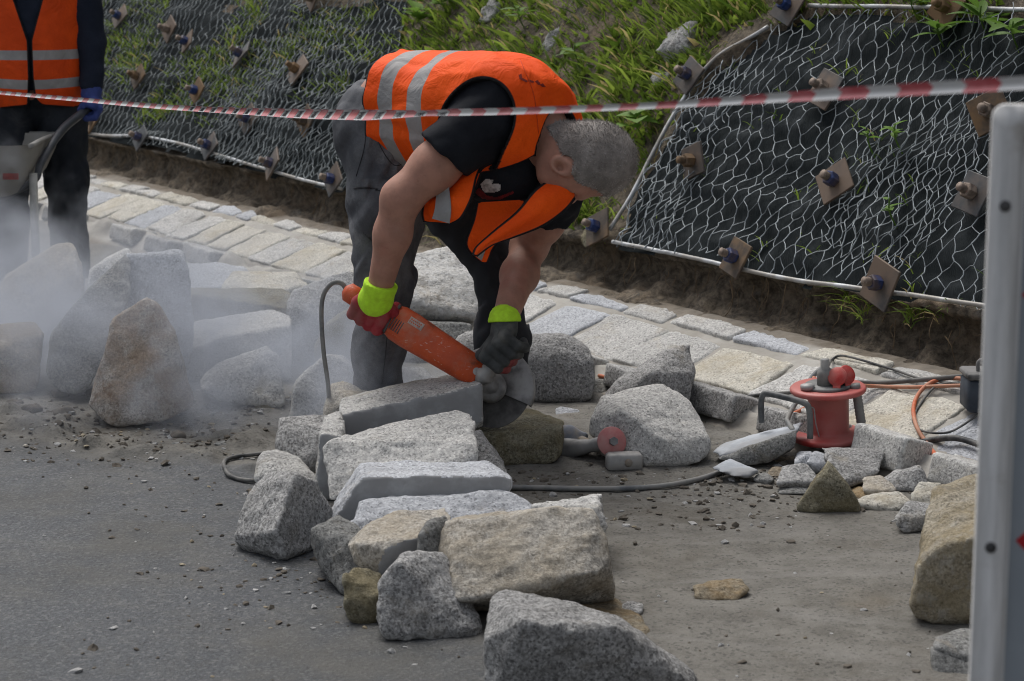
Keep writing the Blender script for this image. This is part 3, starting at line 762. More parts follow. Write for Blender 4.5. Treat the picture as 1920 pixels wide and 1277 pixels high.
# ---------------------------------------------------------------- rough stones
def hull_planes(pts):
    bm = bmesh.new()
    for p in pts: bm.verts.new(p)
    r = bmesh.ops.convex_hull(bm, input=bm.verts)
    bm.normal_update(); c = np.mean(pts, 0); pl = []
    for f in bm.faces:
        if f.calc_area() < 1e-7: continue
        n = np.array(f.normal); o = np.array(f.verts[0].co)
        if n @ (c-o) > 0: n = -n
        d = n @ o
        if not any(n @ m > .9985 and abs(d-e) < .003 for m, e in pl): pl.append((n, d))
    bm.free(); return pl
def rock_from(pts, mat, h=.011, rough=1.0, saw=(), k=.0008, seed=0, name='stone', sink=True, cut=()):
    """convex block of broken stone through the corner points; saw / cut = triples of points that span flat sawn planes"""
    pts = np.asarray(pts, float); c = pts.mean(0)
    pl = hull_planes(pts-c)
    N = np.array([p[0] for p in pl]); D = np.array([p[1] for p in pl])
    rgc = np.random.default_rng(int(seed*1000)+3); size0 = np.ptp(pts, axis=0).max(); q0 = pts-c
    for _ in range(7):
        n = nrm(rgc.normal(size=3)); hs = np.sort(q0 @ n)[::-1]
        N = np.vstack([N, n]); D = np.append(D, hs[0]-rgc.uniform(.008, .04)*size0)
    D = D+min(.007, size0*.03)
    sp = []
    mz = pts[:, 2].min(); gz = mz-c[2] if mz < .02 else None; under = min(.03, .2*np.ptp(pts[:, 2]))
    for a, b, d in saw:
        n = nrm(np.cross(b-a, d-a)); n = n if n @ (c-a) < 0 else -n
        sp.append((n, n @ (a-c)))
    size = np.ptp(pts, axis=0).max()
    a1, a2, a3 = .028*min(size, .5), .013*min(1, size/.25), .0058*min(1, size/.15)
    def fn(p):
        E = (p @ N.T-D)/k; mx = E.max(1)
        d = k*(mx+np.log(np.exp(E-mx[:, None]).sum(1)))
        q = p+seed*5.13
        f2 = fbm(q, 17, 3)
        d = d + rough*(a1*.45*fbm(q, 1.6/max(size, .12), 2) + a2*.55*f2 + a3*fbm(q, 60, 2) + a2*.8*(np.abs(fbm(q, 8/max(size, .2)*.3, 2, 4.))-.25))
        if gz is not None: d = d + .55*np.maximum(0, under-(p[:, 2]-gz))
        for n, e in sp: d = np.maximum(d, p @ n - e)
        return d
    V, F = surface(fn, pts.min(0)-c-.045, pts.max(0)-c+.045, h)
    if len(F) < 20: V, F = surface(lambda p: fn(p)-.004, pts.min(0)-c-.045, pts.max(0)-c+.045, h*.5)
    mats, mi = [mat], None
    if sp:
        fc = V[F].mean(1); on = np.zeros(len(F), bool)
        for n, e in sp: on |= np.abs(fc @ n-e) < .0022
        mats = [mat, M['sawn']]; mi = on.astype(int)
    base = c.copy()
    return build(name, V+c, F, mats, midx=mi, origin=base)
_rk = [0]
def stone(label, mat, Y0, vs, dep=.16, h=.0095, rough=1.0, saw=(), group=None, cat='stone', k=.0008, name='stone', floor=-.012):
    pv = np.array([(a, b) for a, b, _ in vs], float); pc = pv.mean(0)
    pts = [P(a, b, Y0+d) for a, b, d in vs]
    back = []
    for (a, b, d) in vs:
        q = pc+(np.array([a, b])-pc)*.88
        back.append(P(q[0], q[1], Y0+max(d, 0)+dep))
    allp = np.array(pts+back); allp[:, 2] = np.maximum(allp[:, 2], floor)
    _rk[0] += 1
    o = rock_from(allp, M[mat] if isinstance(mat, str) else mat, h, rough, [tuple(pts[i] for i in t) for t in saw], k, _rk[0]*1.37, name)
    return tag(o, label, cat, group)
SG = 'granite blocks heaped along the road'
# the row of blocks leaning on each other, nearest first
stone('grey granite boulder nearest to the camera, pointed to the right', 'gray', 3.96,
      [(913, 1345, .02), (1320, 1330, .06), (928, 1111, .2), (984, 1170, .0), (1076, 1187, .0), (1150, 1172, .03), (1215, 1206, .06), (1280, 1254, .1), (1318, 1290, .1), (1000, 1111, .24), (1096, 1146, .2), (1180, 1180, .16), (920, 1200, .05)], .12, .0068, group=SG)
stone('big beige granite block tilted up on top of the front end of the row', 'tan', 4.40,
      [(854, 1124, .0), (896, 1120, .0), (952, 1106, .01), (1017, 1100, .02), (1095, 1074, .04), (1142, 1070, .08), (846, 972, .16), (922, 963, .17), (1010, 968, .17), (1112, 960, .17), (1131, 1000, .14), (1137, 1045, .11), (822, 1007, .18), (825, 1178, .14), (1148, 1132, .20), (1096, 1142, .20), (870, 1160, .22)], .14, .0068, group=SG)
stone('rounded grey granite block under the left end of the big beige block', 'gray', 4.34,
      [(722, 1199, 0), (743, 1207, -.01), (905, 1222, .03), (717, 1095, .05), (714, 1137, .02), (742, 1067, .06), (757, 1049, .1), (818, 1039, .14), (850, 1060, .16), (880, 1150, .08)], .16, .0068, k=.001, group=SG)
stone('small brown stone wedged at road level left of the rounded grey block', 'mossy', 4.46,
      [(650, 1084, .04), (666, 1070, .08), (708, 1080, .10), (722, 1118, .02), (724, 1180, .03), (697, 1186, 0), (664, 1170, 0), (650, 1131, .0)], .10, .0068, k=.001, group=SG)
stone('dark grey slab standing on edge left of the block with the sawn tan face', 'dark', 4.66,
      [(590, 986, .10), (632, 966, .16), (668, 990, .12), (672, 1022, .06), (700, 1080, .02), (655, 1128, -.02), (610, 1075, .05), (594, 1040, .08), (640, 1118, .0)], .16, .0068, group=SG)
stone('tan block with a dark sawn front face in the row behind the small brown stone', 'tan', 4.58,
      [(661, 1020, .05), (676, 997, .10), (745, 965, .18), (835, 955, .22), (836, 990, .10), (785, 1013, .02), (730, 1026, .0), (790, 1042, .02), (745, 1078, .0), (708, 1096, .01), (672, 1052, .04), (690, 1078, .02)], .16, .0068, saw=[(6, 5, 9)], group=SG)
stone('small dark grey wedge squeezed between the tan sawn block and the big beige block', 'dark', 4.54,
      [(834, 974, .06), (803, 980, .04), (789, 1000, .0), (790, 1042, .0), (820, 1046, .0), (845, 1030, .04)], .1, .0068, group=SG)
stone('pale grey slab with a broad rough top between the sawn slab and the beige block', 'blue', 4.86,
      [(658, 1014, .0), (1003, 1010, .02), (681, 943, .12), (834, 927, .16), (906, 920, .17), (952, 929, .17), (998, 954, .12), (663, 985, .04), (1000, 980, .05)], .2, .0068, group=SG)
stone('cream granite block peeping out behind the right end of the big beige block', 'pale', 4.86,
      [(1001, 951, .05), (1060, 944, .08), (1122, 935, .06), (1128, 955, .0), (1132, 990, .0), (1132, 1068, .0), (1000, 1068, .0)], .16, .0068, group=SG)
stone('leaning slab with a smooth dark sawn side facing the road and pale top', 'blue', 5.06,
      [(625, 988, 0), (621, 962, .06), (678, 875, .2), (681, 902, .01), (838, 911, 0), (919, 899, 0), (953, 903, .0), (955, 932, .0), (828, 940, 0), (690, 960, 0), (723, 881, .16), (854, 875, .18), (916, 870, .18), (949, 893, .08), (640, 1000, .0)], .14, .0068, rough=.8, saw=[(3, 5, 9)], group=SG)
stone('broad whitish block with a rough upper face in the middle of the row', 'pale', 5.30,
      [(613, 833, .10), (636, 823, .13), (699, 806, .17), (821, 785, .2), (858, 775, .22), (872, 781, .2), (891, 834, .04), (893, 867, .0), (805, 876, -.01), (727, 881, .0), (671, 880, .02), (624, 933, -.02), (617, 890, .04), (880, 915, .0), (700, 925, .0)], .16, .0068, group=SG)
stone('narrow block with a dark sawn end between the whitish block and the road', 'pale', 5.50,
      [(603, 820, .0), (613, 787, .12), (634, 779, .14), (644, 818, .0), (600, 846, .0), (599, 908, -.02), (618, 940, -.04), (636, 935, -.02)], .14, .0068, saw=[(0, 3, 5)], group=SG)
stone('long pale block with sawn front being cut by the grinder', 'pale', 5.76,
      [(640, 748, .16), (642, 781, .0), (783, 760, .03), (833, 741, .05), (898, 727, .07), (897, 712, .14), (887, 702, .24), (858, 703, .26), (753, 724, .24), (692, 736, .22), (646, 826, -.01), (905, 800, .06), (884, 812, .05), (770, 850, .0)], .06, .008, rough=.7, saw=[(1, 4, 10)], group=SG)
stone('pale stone slice behind the right end of the whitish block', 'gray', 5.50,
      [(884, 816, .1), (897, 812, .12), (938, 872, .04), (942, 884, .0), (893, 905, .0), (875, 850, .06)], .12, .0068, group=SG)
stone('tan rough stone peeping out behind the left end of the block being cut', 'tan', 5.98,
      [(622, 724, .1), (640, 720, .12), (690, 732, .1), (664, 750, .0), (610, 785, .0), (612, 800, 0), (680, 770, .05)], .12, .01, group=SG)
stone('olive brown flat block lying under the cutting disc', 'mossy', 5.86,
      [(888, 815, .02), (906, 785, .3), (992, 772, .38), (1052, 793, .3), (1051, 803, .03), (985, 816, .0), (1048, 866, .02), (960, 880, -.0), (893, 868, .0)], .1, .010, group=SG)
stone('grey block standing beside the road left of the narrow sawn block', 'gray', 5.76,
      [(528, 788, .1), (555, 784, .16), (611, 783, .18), (613, 815, .06), (600, 850, .02), (598, 896, .0), (563, 874, .0), (553, 862, .0), (520, 848, .04), (524, 808, .06)], .14, .0105, group=SG)
stone('pale flat stone lying in front of the grey block by the cable loop', 'pale', 5.55,
      [(498, 849, .12), (520, 847, .14), (555, 865, .1), (595, 903, .03), (588, 912, .0), (540, 892, .0), (480, 896, .02), (486, 873, .06), (500, 925, .0), (580, 930, 0)], .14, .010, group=SG)
stone('large grey boulder with a sharp vertical ridge standing alone on the asphalt side', 'gray', 4.93,
      [(554, 893, .1), (500, 893, .2), (518, 1000, .0), (541, 1060, .0), (451, 1042, .1), (444, 1007, .1), (461, 960, .14), (587, 909, .13), (620, 951, .18), (606, 1054, .12), (475, 920, .18)], .14, .0068, group=SG)
stone('ochre flat stone on the ground right of the nearest boulder', 'ochre', 4.36,
      [(1090, 1142, .14), (1150, 1130, .2), (1200, 1160, .1), (1214, 1196, 0), (1180, 1215, 0), (1080, 1190, .02)], .1, .0068, group=SG)
# stones in the dust on the left
LGp = 'boulders heaped on the left in the dust'
stone('upright brown stained boulder standing foremost among the dusty boulders', 'rusty', 6.32,
      [(169, 753, .06), (179, 737, .08), (200, 618, .14), (220, 594, .16), (276, 562, .16), (296, 573, .14), (324, 614, .1), (332, 656, .06), (342, 725, .03), (358, 743, .04), (355, 762, .03), (310, 783, .0), (224, 802, .0), (203, 790, .0), (215, 740, .02)], .22, .011, group=LGp)
stone('tall pale slab standing behind the brown stained boulder', 'blue', 6.85,
      [(240, 480, .12), (290, 476, .12), (338, 471, .12), (345, 483, .08), (356, 545, .04), (358, 640, .0), (341, 700, .0), (235, 720, .0), (236, 573, .06)], .2, .011, group=LGp)
stone('dark slab leaning to the right between the dusty boulders', 'dark', 6.68,
      [(241, 476, .3), (220, 500, .24), (165, 545, .18), (103, 621, .12), (95, 656, .08), (90, 693, .05), (103, 718, .03), (138, 743, .0), (162, 724, .0), (200, 660, .04), (243, 540, .16)], .2, .011, group=LGp)
stone('low boulder at the left edge in the dust', 'brown', 6.78,
      [(-70, 620, .14), (0, 614, .12), (62, 609, .14), (80, 628, .1), (73, 690, .02), (64, 735, .0), (-70, 742, .0), (0, 655, .02)], .25, .012, group=LGp)
stone('boulder fading into the thickest dust behind the low one', 'tan', 7.55,
      [(14, 518, .16), (59, 490, .2), (110, 459, .22), (135, 459, .2), (150, 500, .1), (160, 640, .0), (-20, 650, .0), (-10, 570, .1)], .3, .013, group=LGp)
stone('low pale rock behind the leaning dark slab', 'pale', 7.35,
      [(172, 507, .1), (205, 485, .14), (238, 470, .14), (262, 500, .06), (262, 620, .0), (165, 620, .0)], .2, .013, group=LGp)
stone('pale flat slab farthest back beside the tall slab', 'blue', 8.1,
      [(345, 498, .2), (400, 497, .25), (455, 504, .2), (470, 520, .1), (413, 542, .0), (356, 545, .0), (350, 575, .0), (460, 575, .0)], .2, .013, group=LGp)
stone('tan flat slab on top of the pile behind the long slab', 'cream', 7.95,
      [(440, 512, .22), (551, 513, .22), (576, 537, .1), (527, 546, .0), (417, 541, .0), (420, 590, .0), (570, 585, .05)], .2, .013, group=LGp)
stone('long slab lying level with a shaded front edge in the back of the pile', 'mossy', 7.5,
      [(358, 543, .2), (530, 543, .24), (551, 557, .12), (540, 584, .0), (503, 574, .0), (362, 553, .0), (482, 612, .0), (360, 640, .0), (550, 640, .02)], .2, .012, group=LGp)
stone('thick slab with pale sloping top right of the tall pale slab', 'pale', 6.98,
      [(365, 607, .24), (440, 596, .26), (517, 587, .26), (542, 595, .2), (545, 612, .1), (420, 636, .0), (352, 660, .0), (345, 720, .0), (540, 715, .0)], .14, .011, group=LGp)
stone('rounded pale boulder low in the dust in front of the thick slab', 'pale', 6.58,
      [(375, 719, .04), (413, 683, .1), (448, 669, .12), (500, 652, .14), (514, 664, .1), (524, 724, .04), (535, 763, .0), (510, 770, .0), (413, 748, .0), (379, 733, .0)], .2, .011, group=LGp)
stone('grey boulder with pale top left of the knee of the worker', 'gray', 7.25,
      [(537, 577, .05), (551, 548, .1), (600, 530, .14), (655, 511, .16), (700, 530, .1), (610, 600, .0), (560, 625, .0), (545, 680, .0), (690, 670, .0)], .2, .011, group=LGp)
stone('tan faced boulder behind the cable left of the right leg', 'mossy', 7.02,
      [(590, 652, .0), (612, 612, .04), (645, 588, .08), (705, 566, .1), (730, 600, .06), (720, 700, .0), (600, 712, .0)], .2, .011, group=LGp)
stone('pale pointed boulder in the dust at the foot of the worker', 'pale', 6.36,
      [(545, 785, .0), (556, 725, .04), (575, 700, .08), (612, 669, .12), (643, 672, .12), (672, 697, .1), (690, 790, .0), (550, 812, .0), (640, 812, .0)], .2, .011, group=LGp)
# behind and right of the worker
RG = 'boulders lying behind and beside the worker'
stone('large white speckled boulder seen between the legs of the worker', 'white', 7.48,
      [(735, 520, .1), (773, 484, .2), (832, 465, .28), (862, 457, .28), (900, 480, .22), (905, 560, .05), (889, 592, .0), (779, 586, .0), (757, 562, .0), (800, 665, .22), (870, 665, .24)], .14, .012, rough=1.5, group=RG)
stone('grey rounded block right of the left leg with a shaded underside', 'gray', 6.68,
      [(842, 650, .05), (862, 622, .1), (980, 622, .12), (1066, 628, .1), (1102, 647, .06), (1114, 668, .03), (1116, 723, .0), (1104, 762, .0), (986, 768, .0), (850, 768, .04)], .22, .0105, k=.008, rough=.8, group=RG)
stone('small grey block behind the orange body of the grinder', 'gray', 6.62,
      [(742, 692, .1), (790, 692, .12), (812, 715, .06), (808, 800, 0), (742, 800, 0)], .14, .011, group=RG)
stone('dark block shaded under the white speckled boulder', 'dark', 7.32,
      [(760, 600, .1), (880, 610, .1), (890, 690, 0), (750, 690, 0)], .2, .013, group=RG)
stone('upright pointed boulder behind the faceted one beside the tools', 'gray', 6.35,
      [(1132, 750, .04), (1160, 714, .06), (1225, 675, .1), (1262, 657, .12), (1287, 649, .12), (1302, 698, .04), (1288, 756, .0), (1250, 800, .0), (1120, 800, .0), (1222, 700, .0)], .2, .0105, group=RG)
stone('large faceted whitish boulder right of the tools', 'pale', 5.84,
      [(1105, 812, .12), (1110, 784, .14), (1130, 748, .2), (1200, 731, .24), (1243, 726, .24), (1280, 748, .2), (1305, 779, .14), (1325, 822, .06), (1328, 840, .05), (1312, 860, .02), (1284, 880, .0), (1228, 888, -.01), (1203, 878, .0), (1170, 770, .08), (1240, 830, .0)], .2, .0105, group=RG)
stone('small dark block beside the orange cable end behind the pointed boulder', 'dark', 6.85,
      [(1113, 712, .05), (1150, 716, .06), (1165, 740, 0), (1150, 760, 0), (1112, 765, 0)], .12, .012, group=RG)
stone('triangular grey stone standing on the muddy ground', 'mossy', 5.34,
      [(1553, 871, .05), (1490, 957, .02), (1520, 969, .0), (1616, 970, .03), (1585, 908, .03), (1535, 900, .02)], .13, .009, rough=.7, group=RG)
stone('grey flat topped rock behind the triangular stone', 'gray', 5.6,
      [(1553, 848, .16), (1600, 846, .18), (1652, 852, .14), (1646, 884, .04), (1598, 912, .0), (1558, 868, .08), (1570, 905, .0)], .12, .009, group=RG)
stone('big tan boulder with dark mossy front beside the traffic panel', 'mosstan', 4.44,
      [(1716, 1121, .0), (1708, 1148, .02), (1748, 1168, .0), (1786, 1184, .0), (1860, 1195, .0), (1731, 1044, .02), (1731, 997, .12), (1748, 945, .24), (1756, 914, .30), (1818, 896, .34), (1900, 890, .34), (1754, 1031, .0), (1823, 1010, .0), (1900, 1005, .0), (1725, 1060, .0), (1900, 1180, .0), (1760, 1225, .12), (1860, 1225, .12)], .1, .009, rough=1.2, group=RG)
stone('small dark slab on top of its twin at the foot of the traffic panel', 'dark', 4.16,
      [(1750, 1200, .06), (1812, 1184, .12), (1900, 1190, .12), (1900, 1235, .0), (1807, 1234, .0), (1752, 1212, .02), (1900, 1262, .0), (1760, 1236, .02)], .1, .009, rough=.5, group=RG)
stone('dark block under the small slab at the foot of the traffic panel', 'dark', 4.12,
      [(1749, 1218, .06), (1808, 1240, .04), (1900, 1262, .02), (1900, 1330, .0), (1749, 1330, .02)], .14, .010, rough=.5, group=RG)
stone('small yellowish flat stone alone on the smooth mud', 'ochre', 4.62,
      [(1302, 1101, .03), (1304, 1124, .0), (1378, 1125, .0), (1404, 1104, .03), (1390, 1088, .08), (1330, 1092, .07)], .05, .006, group='small stones on the mud')
stone('tiny ochre chip near the big tan boulder', 'ochre', 4.98, [(1592, 1040, .02), (1596, 1053, .0), (1625, 1055, .0), (1628, 1042, .02), (1608, 1036, .04)], .03, .005, group='small stones on the mud')
stone('small grey pebble behind the end of the big beige block', 'gray', 4.5, [(1165, 1136, .03), (1180, 1128, .05), (1206, 1134, .03), (1204, 1150, 0), (1172, 1152, 0)], .04, .006, group='small stones on the mud')
stone('small rounded pebble in front of the grey rounded block', 'blue', 6.5, [(1041, 768, .03), (1052, 763, .05), (1085, 770, .03), (1086, 782, 0), (1045, 780, 0)], .04, .007, group='small stones on the mud')
# flat slates and rubble by the gutter
slate = 'slate'
stone('long pale blue flake of slate propped on the rubble', slate, 5.85, [(1341, 848, .06), (1350, 834, .12), (1420, 825, .14), (1498, 797, .12), (1489, 816, .0), (1420, 853, .0), (1403, 862, 0), (1350, 858, .02)], .03, .008, rough=.35, group='slate flakes by the rubble')
stone('dark broken flake under the long pale one', 'dark', 5.83, [(1350, 858, .02), (1490, 812, .02), (1488, 835, .0), (1440, 866, .0), (1395, 872, 0)], .08, .009, rough=.7, group='slate flakes by the rubble')
stone('lower grey flake of slate lying across the cable', slate, 5.66, [(1336, 876, .05), (1368, 862, .1), (1420, 884, .03), (1404, 896, .0), (1380, 892, 0)], .03, .007, rough=.35, group='slate flakes by the rubble')
RB = 'rubble stones heaped by the gutter'
rub = [
 ('pale grey', 'rubble stone left of the triangular stone, largest there', 'gray', 5.55, 1490, 905, 36, 28), ('dark', 'flat rubble stone at the left foot of the triangular stone', 'dark', 5.5, 1488, 925, 30, 14),
 ('blue grey', 'rubble cube just above the left rubble stone', 'blue', 5.75, 1508, 868, 17, 16), ('blue grey', 'rubble piece touching the flat topped rock', 'blue', 5.72, 1538, 868, 22, 17),
 ('brown', 'rubble pebble under the cable beside the flakes', 'brown', 5.7, 1462, 893, 18, 14), ('dark', 'rubble lump behind the cable bend', 'dark', 5.64, 1430, 900, 16, 11),
 ('tan', 'rubble stone right of the triangular stone tip', 'tan', 5.5, 1640, 918, 26, 24), ('tan', 'long rubble stone at the right foot of the triangular stone', 'cream', 5.38, 1655, 945, 42, 20),
 ('ochre', 'small rubble stone right behind the triangular stone', 'ochre', 5.5, 1610, 930, 18, 15), ('grey', 'rubble stone high right behind the tan rubble', 'gray', 5.55, 1700, 912, 36, 30),
 ('grey', 'wedge shaped rubble stone against the big tan boulder', 'gray', 5.15, 1716, 972, 36, 28), ('beige', 'rubble stone touching the edge of the big tan boulder', 'cream', 5.35, 1738, 930, 30, 24),
 ('pale', 'rubble block in the concrete edge by the tan boulder', 'pale', 5.65, 1735, 900, 40, 22), ('brown', 'rubble flake below the reel', 'ochre', 5.9, 1470, 866, 20, 8), ('pink', 'rubble flake between the reel and the rocks', 'tan', 5.85, 1478, 880, 26, 9)]
for k, (cn, lb, m, Y, px, py, w, hh) in enumerate(rub):
    rg = np.random.default_rng(100+k); n = 6
    vs = [(px+w*1.3*math.cos(a)*rg.uniform(.6, 1.15), py+hh*1.3*math.sin(a)*rg.uniform(.75, 1.05), rg.uniform(0, .05)+(.06 if math.sin(a) < 0 else 0)) for a in np.linspace(0, 2*math.pi, n, endpoint=False)]
    stone(lb, m, Y, vs, .05, .0075, .8, group=RB, floor=.0)
# mud clods and chips by the road edge on the left, each one lying on the road
CG = 'mud clods and stone chips on the road edge'
clods = [(420, 838, 26, 'flat grey stone chip on the asphalt edge below the brown boulder', 'dark'), (335, 822, 24, 'dark pointed clod under the brown stained boulder', 'clod'), (165, 826, 20, 'flat grey chip at the asphalt edge', 'dark'), (48, 838, 13, 'pale chip nearest the left edge on the asphalt', 'tan'),
         (120, 785, 34, 'large mud clod left of the brown boulder', 'clod'), (60, 775, 26, 'mud clod at the far left of the muddy strip', 'clod'), (180, 745, 26, 'mud lump behind the brown boulder', 'clod'), (110, 745, 24, 'mud lump under the leaning dark slab', 'clod'), (490, 770, 22, 'dark triangular stone under the rounded pale boulder', 'mossy'),
         (400, 768, 22, 'flat dark stone beside the brown boulder base', 'dark'), (280, 850, 10, 'small chip alone on the asphalt below the clods', 'clod'), (275, 868, 12, 'dark flake lying on the asphalt', 'clod'), (380, 848, 12, 'dark square chip near the flat grey chip', 'clod'), (450, 862, 12, 'chip inside the cable loop', 'dark'), (440, 875, 9, 'pebble inside the cable loop', 'clod'),
         (90, 800, 16, 'clod on the edge of the muddy strip', 'clod'), (210, 815, 14, 'clod in front of the brown boulder', 'clod'), (250, 825, 12, 'flat clod at the foot of the brown boulder', 'clod'), (300, 838, 12, 'clod between two chips on the road', 'clod'), (30, 760, 20, 'clod by the low boulder', 'clod')]
def pebble(px, py, wpx, seed, mat, flat=.5):
    c = G(px, py); r = wpx/FPX*c[1]; rg = np.random.default_rng(seed)
    d = rg.normal(size=(14, 3)); d /= np.linalg.norm(d, axis=1)[:, None]
    pts = c+d*A3(1, .8, flat)*r*rg.uniform(.7, 1.1, (14, 1))+A3(0, 0, r*flat*.45)
    pts[:, 2] = np.maximum(pts[:, 2], -.006)
    return rock_from(pts, M[mat], max(.0045, r*.16), .9, seed=seed, k=.0012)
for k, (px, py, w, lb, m) in enumerate(clods): tag(pebble(px, py, w, 300+k, m, .5 if w > 15 else .4), lb, 'clod' if m == 'clod' else 'stone chip', CG)
# fine grit: uncountable, one object
rg = np.random.default_rng(77)
def grit_pts(n):
    out = []
    for k in range(n):
        z = rg.random()
        if z < .34: px, py = rg.normal(260, 210), rg.normal(815, 32)
        elif z < .52: px, py = rg.normal(1450, 150), rg.normal(900, 28)
        elif z < .68: px, py = rg.uniform(950, 1500), rg.uniform(885, 1000)
        elif z < .80: px, py = rg.normal(560, 150), rg.uniform(900, 1180)
        elif z < .90: px, py = rg.uniform(100, 1800), rg.uniform(860, 1277)
        else: px, py = rg.uniform(330, 560), rg.uniform(740, 790)
        out.append((px, py))
    return out
gp = [[], [], []]; ico = None
bm = bmesh.new(); bmesh.ops.create_icosphere(bm, subdivisions=1, radius=1); ICV = np.array([v.co for v in bm.verts]); ICF = np.array([[v.index for v in f.verts] for f in bm.faces]); bm.free()
for px, py in grit_pts(1900):
    if not (-80 < px < 2000 and 690 < py < 1290): continue
    c = G(px, py)
    s_, t_ = st_of(c)
    if t_ > -.02: continue
    r = rg.gamma(2.0, .0021)+.0018
    r = min(r, .016)
    v = ICV*(1+.5*rg.uniform(-1, 1, (len(ICV), 1)))*A3(1, rg.uniform(.5, 1), rg.uniform(.25, .7))*r
    a = rg.uniform(0, 6.28); R_ = np.array([[math.cos(a), -math.sin(a), 0], [math.sin(a), math.cos(a), 0], [0, 0, 1]])
    gp[int(rg.choice(3, p=[.72, .23, .05]))].append((v @ R_.T + A3(c[0], c[1], roadz(c[0], c[1])+r*.15), ICF))
for g_, nm, m in zip(gp, ('dark_grit', 'grey_grit', 'ochre_grit'), ('clod', 'gray', 'ochre')):
    build(nm, *merge(g_), M[m], kind='stuff', smooth=False)
# pale outcrops on the vegetated bank
for k, (px, py, r, lb) in enumerate(((1045, 72, .07, 'pale grey rock outcrop in the grass above the vest collar'), (1020, 205, .075, 'long pale outcrop in the grass behind the neck of the worker'), (1070, 10, .045, 'small round pale rock at the top of the bank'),
                                     (1275, 85, .12, 'large pale outcrop near the upper left edge of the silver net'), (1240, 150, .06, 'pale outcrop beside the anchor plate with blue nut above the tape'), (925, 20, .08, 'pale outcrop at the top of the bank above the vest'), (1110, 445, .07, 'grey soil crusted rock below the head on the bare bank'))):
    s, v = px_sv(px, py); c = SV(s, v, .0); rg2 = np.random.default_rng(500+k)
    d = rg2.normal(size=(16, 3)); d /= np.linalg.norm(d, axis=1)[:, None]
    pts = c+(d[:, :1]*GD*.9+d[:, 1:2]*SUPV*1.3+d[:, 2:]*SNRM*.7)*r*rg2.uniform(.6, 1.1, (16, 1))
    tag(rock_from(pts, M['gray'] if k != 6 else M['mossy'], .011, 2.0, seed=40+k), lb, 'rock', 'rock outcrops on the bank')
# ---------------------------------------------------------------- people
def skin_mat(name='skin', col=(.37, .185, .13)):
    t = NT(name); n = t.noise(25, 4, .6); f = t.noise(7, 4, .6)
    c = t.mix(t.mr(n, .3, .7), tuple(x*.86 for x in col), tuple(min(1, x*1.1) for x in col))
    c = t.mix(t.mr(f, .5, .75, 0, .65), c, (.36, .12, .085)); c = t.mix(t.mr(t.noise(55, 5, .7), .58, .72, 0, .35), c, (.20, .10, .07)); c = t.mix(t.mr(t.noise(9, 5, .7, dist=.6), .6, .8, 0, .22), c, (.40, .30, .25))
    t.set('Base Color', c).set('Roughness', .68)
    t.b.inputs['Subsurface Weight'].default_value = .05; t.b.inputs['Subsurface Radius'].default_value = (.012, .004, .002)
    t.b.inputs['Subsurface Scale'].default_value = .6
    t.bump(t.noise(140, 3, .6), .2, .002); return t.m
skin = skin_mat()
def cloth(name, col, col2, rough=.85, dust=None, dust_amt=.4, sc=9):
    t = NT(name); n = t.noise(sc, 5, .6); f = t.noise(180, 2, .5)
    c = t.mix(t.mr(n, .3, .7), col2, col)
    if dust: c = t.mix(t.mr(t.noise(4.5, 6, .7, dist=.4), .66-.3*dust_amt, .88-.2*dust_amt, 0, .75), c, dust)
    c = t.mix(t.mr(f, .4, .7, 0, .18), c, tuple(x*.6 for x in col2))
    t.set('Base Color', c).set('Roughness', rough); t.b.inputs['Specular IOR Level'].default_value = .15
    b = t.bump(n, .25, .012); t.bump(f, .2, .001, b); return t.m
shirt_m = cloth('black_cotton', (.017, .019, .024), (.010, .011, .015))
trouser_m = cloth('grey_work_trousers', (.145, .149, .160), (.066, .069, .078), dust=(.30, .30, .31), dust_amt=.5)
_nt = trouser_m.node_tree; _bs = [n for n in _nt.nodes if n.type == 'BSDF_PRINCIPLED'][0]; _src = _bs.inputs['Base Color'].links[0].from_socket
_leg_shade = _nt.nodes.new('ShaderNodeAttribute'); _leg_shade.attribute_name = 'panel'; _mx = _nt.nodes.new('ShaderNodeMix'); _mx.data_type = 'RGBA'  # panel mask paints the far leg's shade into the cloth colour
_nt.links.new(_leg_shade.outputs['Fac'], _mx.inputs[0]); _nt.links.new(_src, _mx.inputs[6]); _mx.inputs[7].default_value = (.032, .033, .038, 1); _nt.links.new(_mx.outputs[2], _bs.inputs['Base Color'])
trouser2_m = cloth('dark_work_trousers', (.030, .034, .042), (.018, .021, .027), dust=(.10, .10, .10), dust_amt=.25)
sweater_m = cloth('navy_sweater', (.020, .026, .042), (.012, .016, .028))
ORANGE, ORANGE2 = (.96, .108, .004), (.86, .082, .003)
refl = plain('reflective_band', (.29, .285, .28), .45, .15, 30, .1, bd=.002, spec=.5)
trim_m = plain('black_piping', (.012, .012, .013), .7, .2, 50, 0)
boot_m = plain('black_boots', (.02, .019, .018), .7, .3, 20, .2, dirt=(.15, .14, .12), dirt_amt=.5)
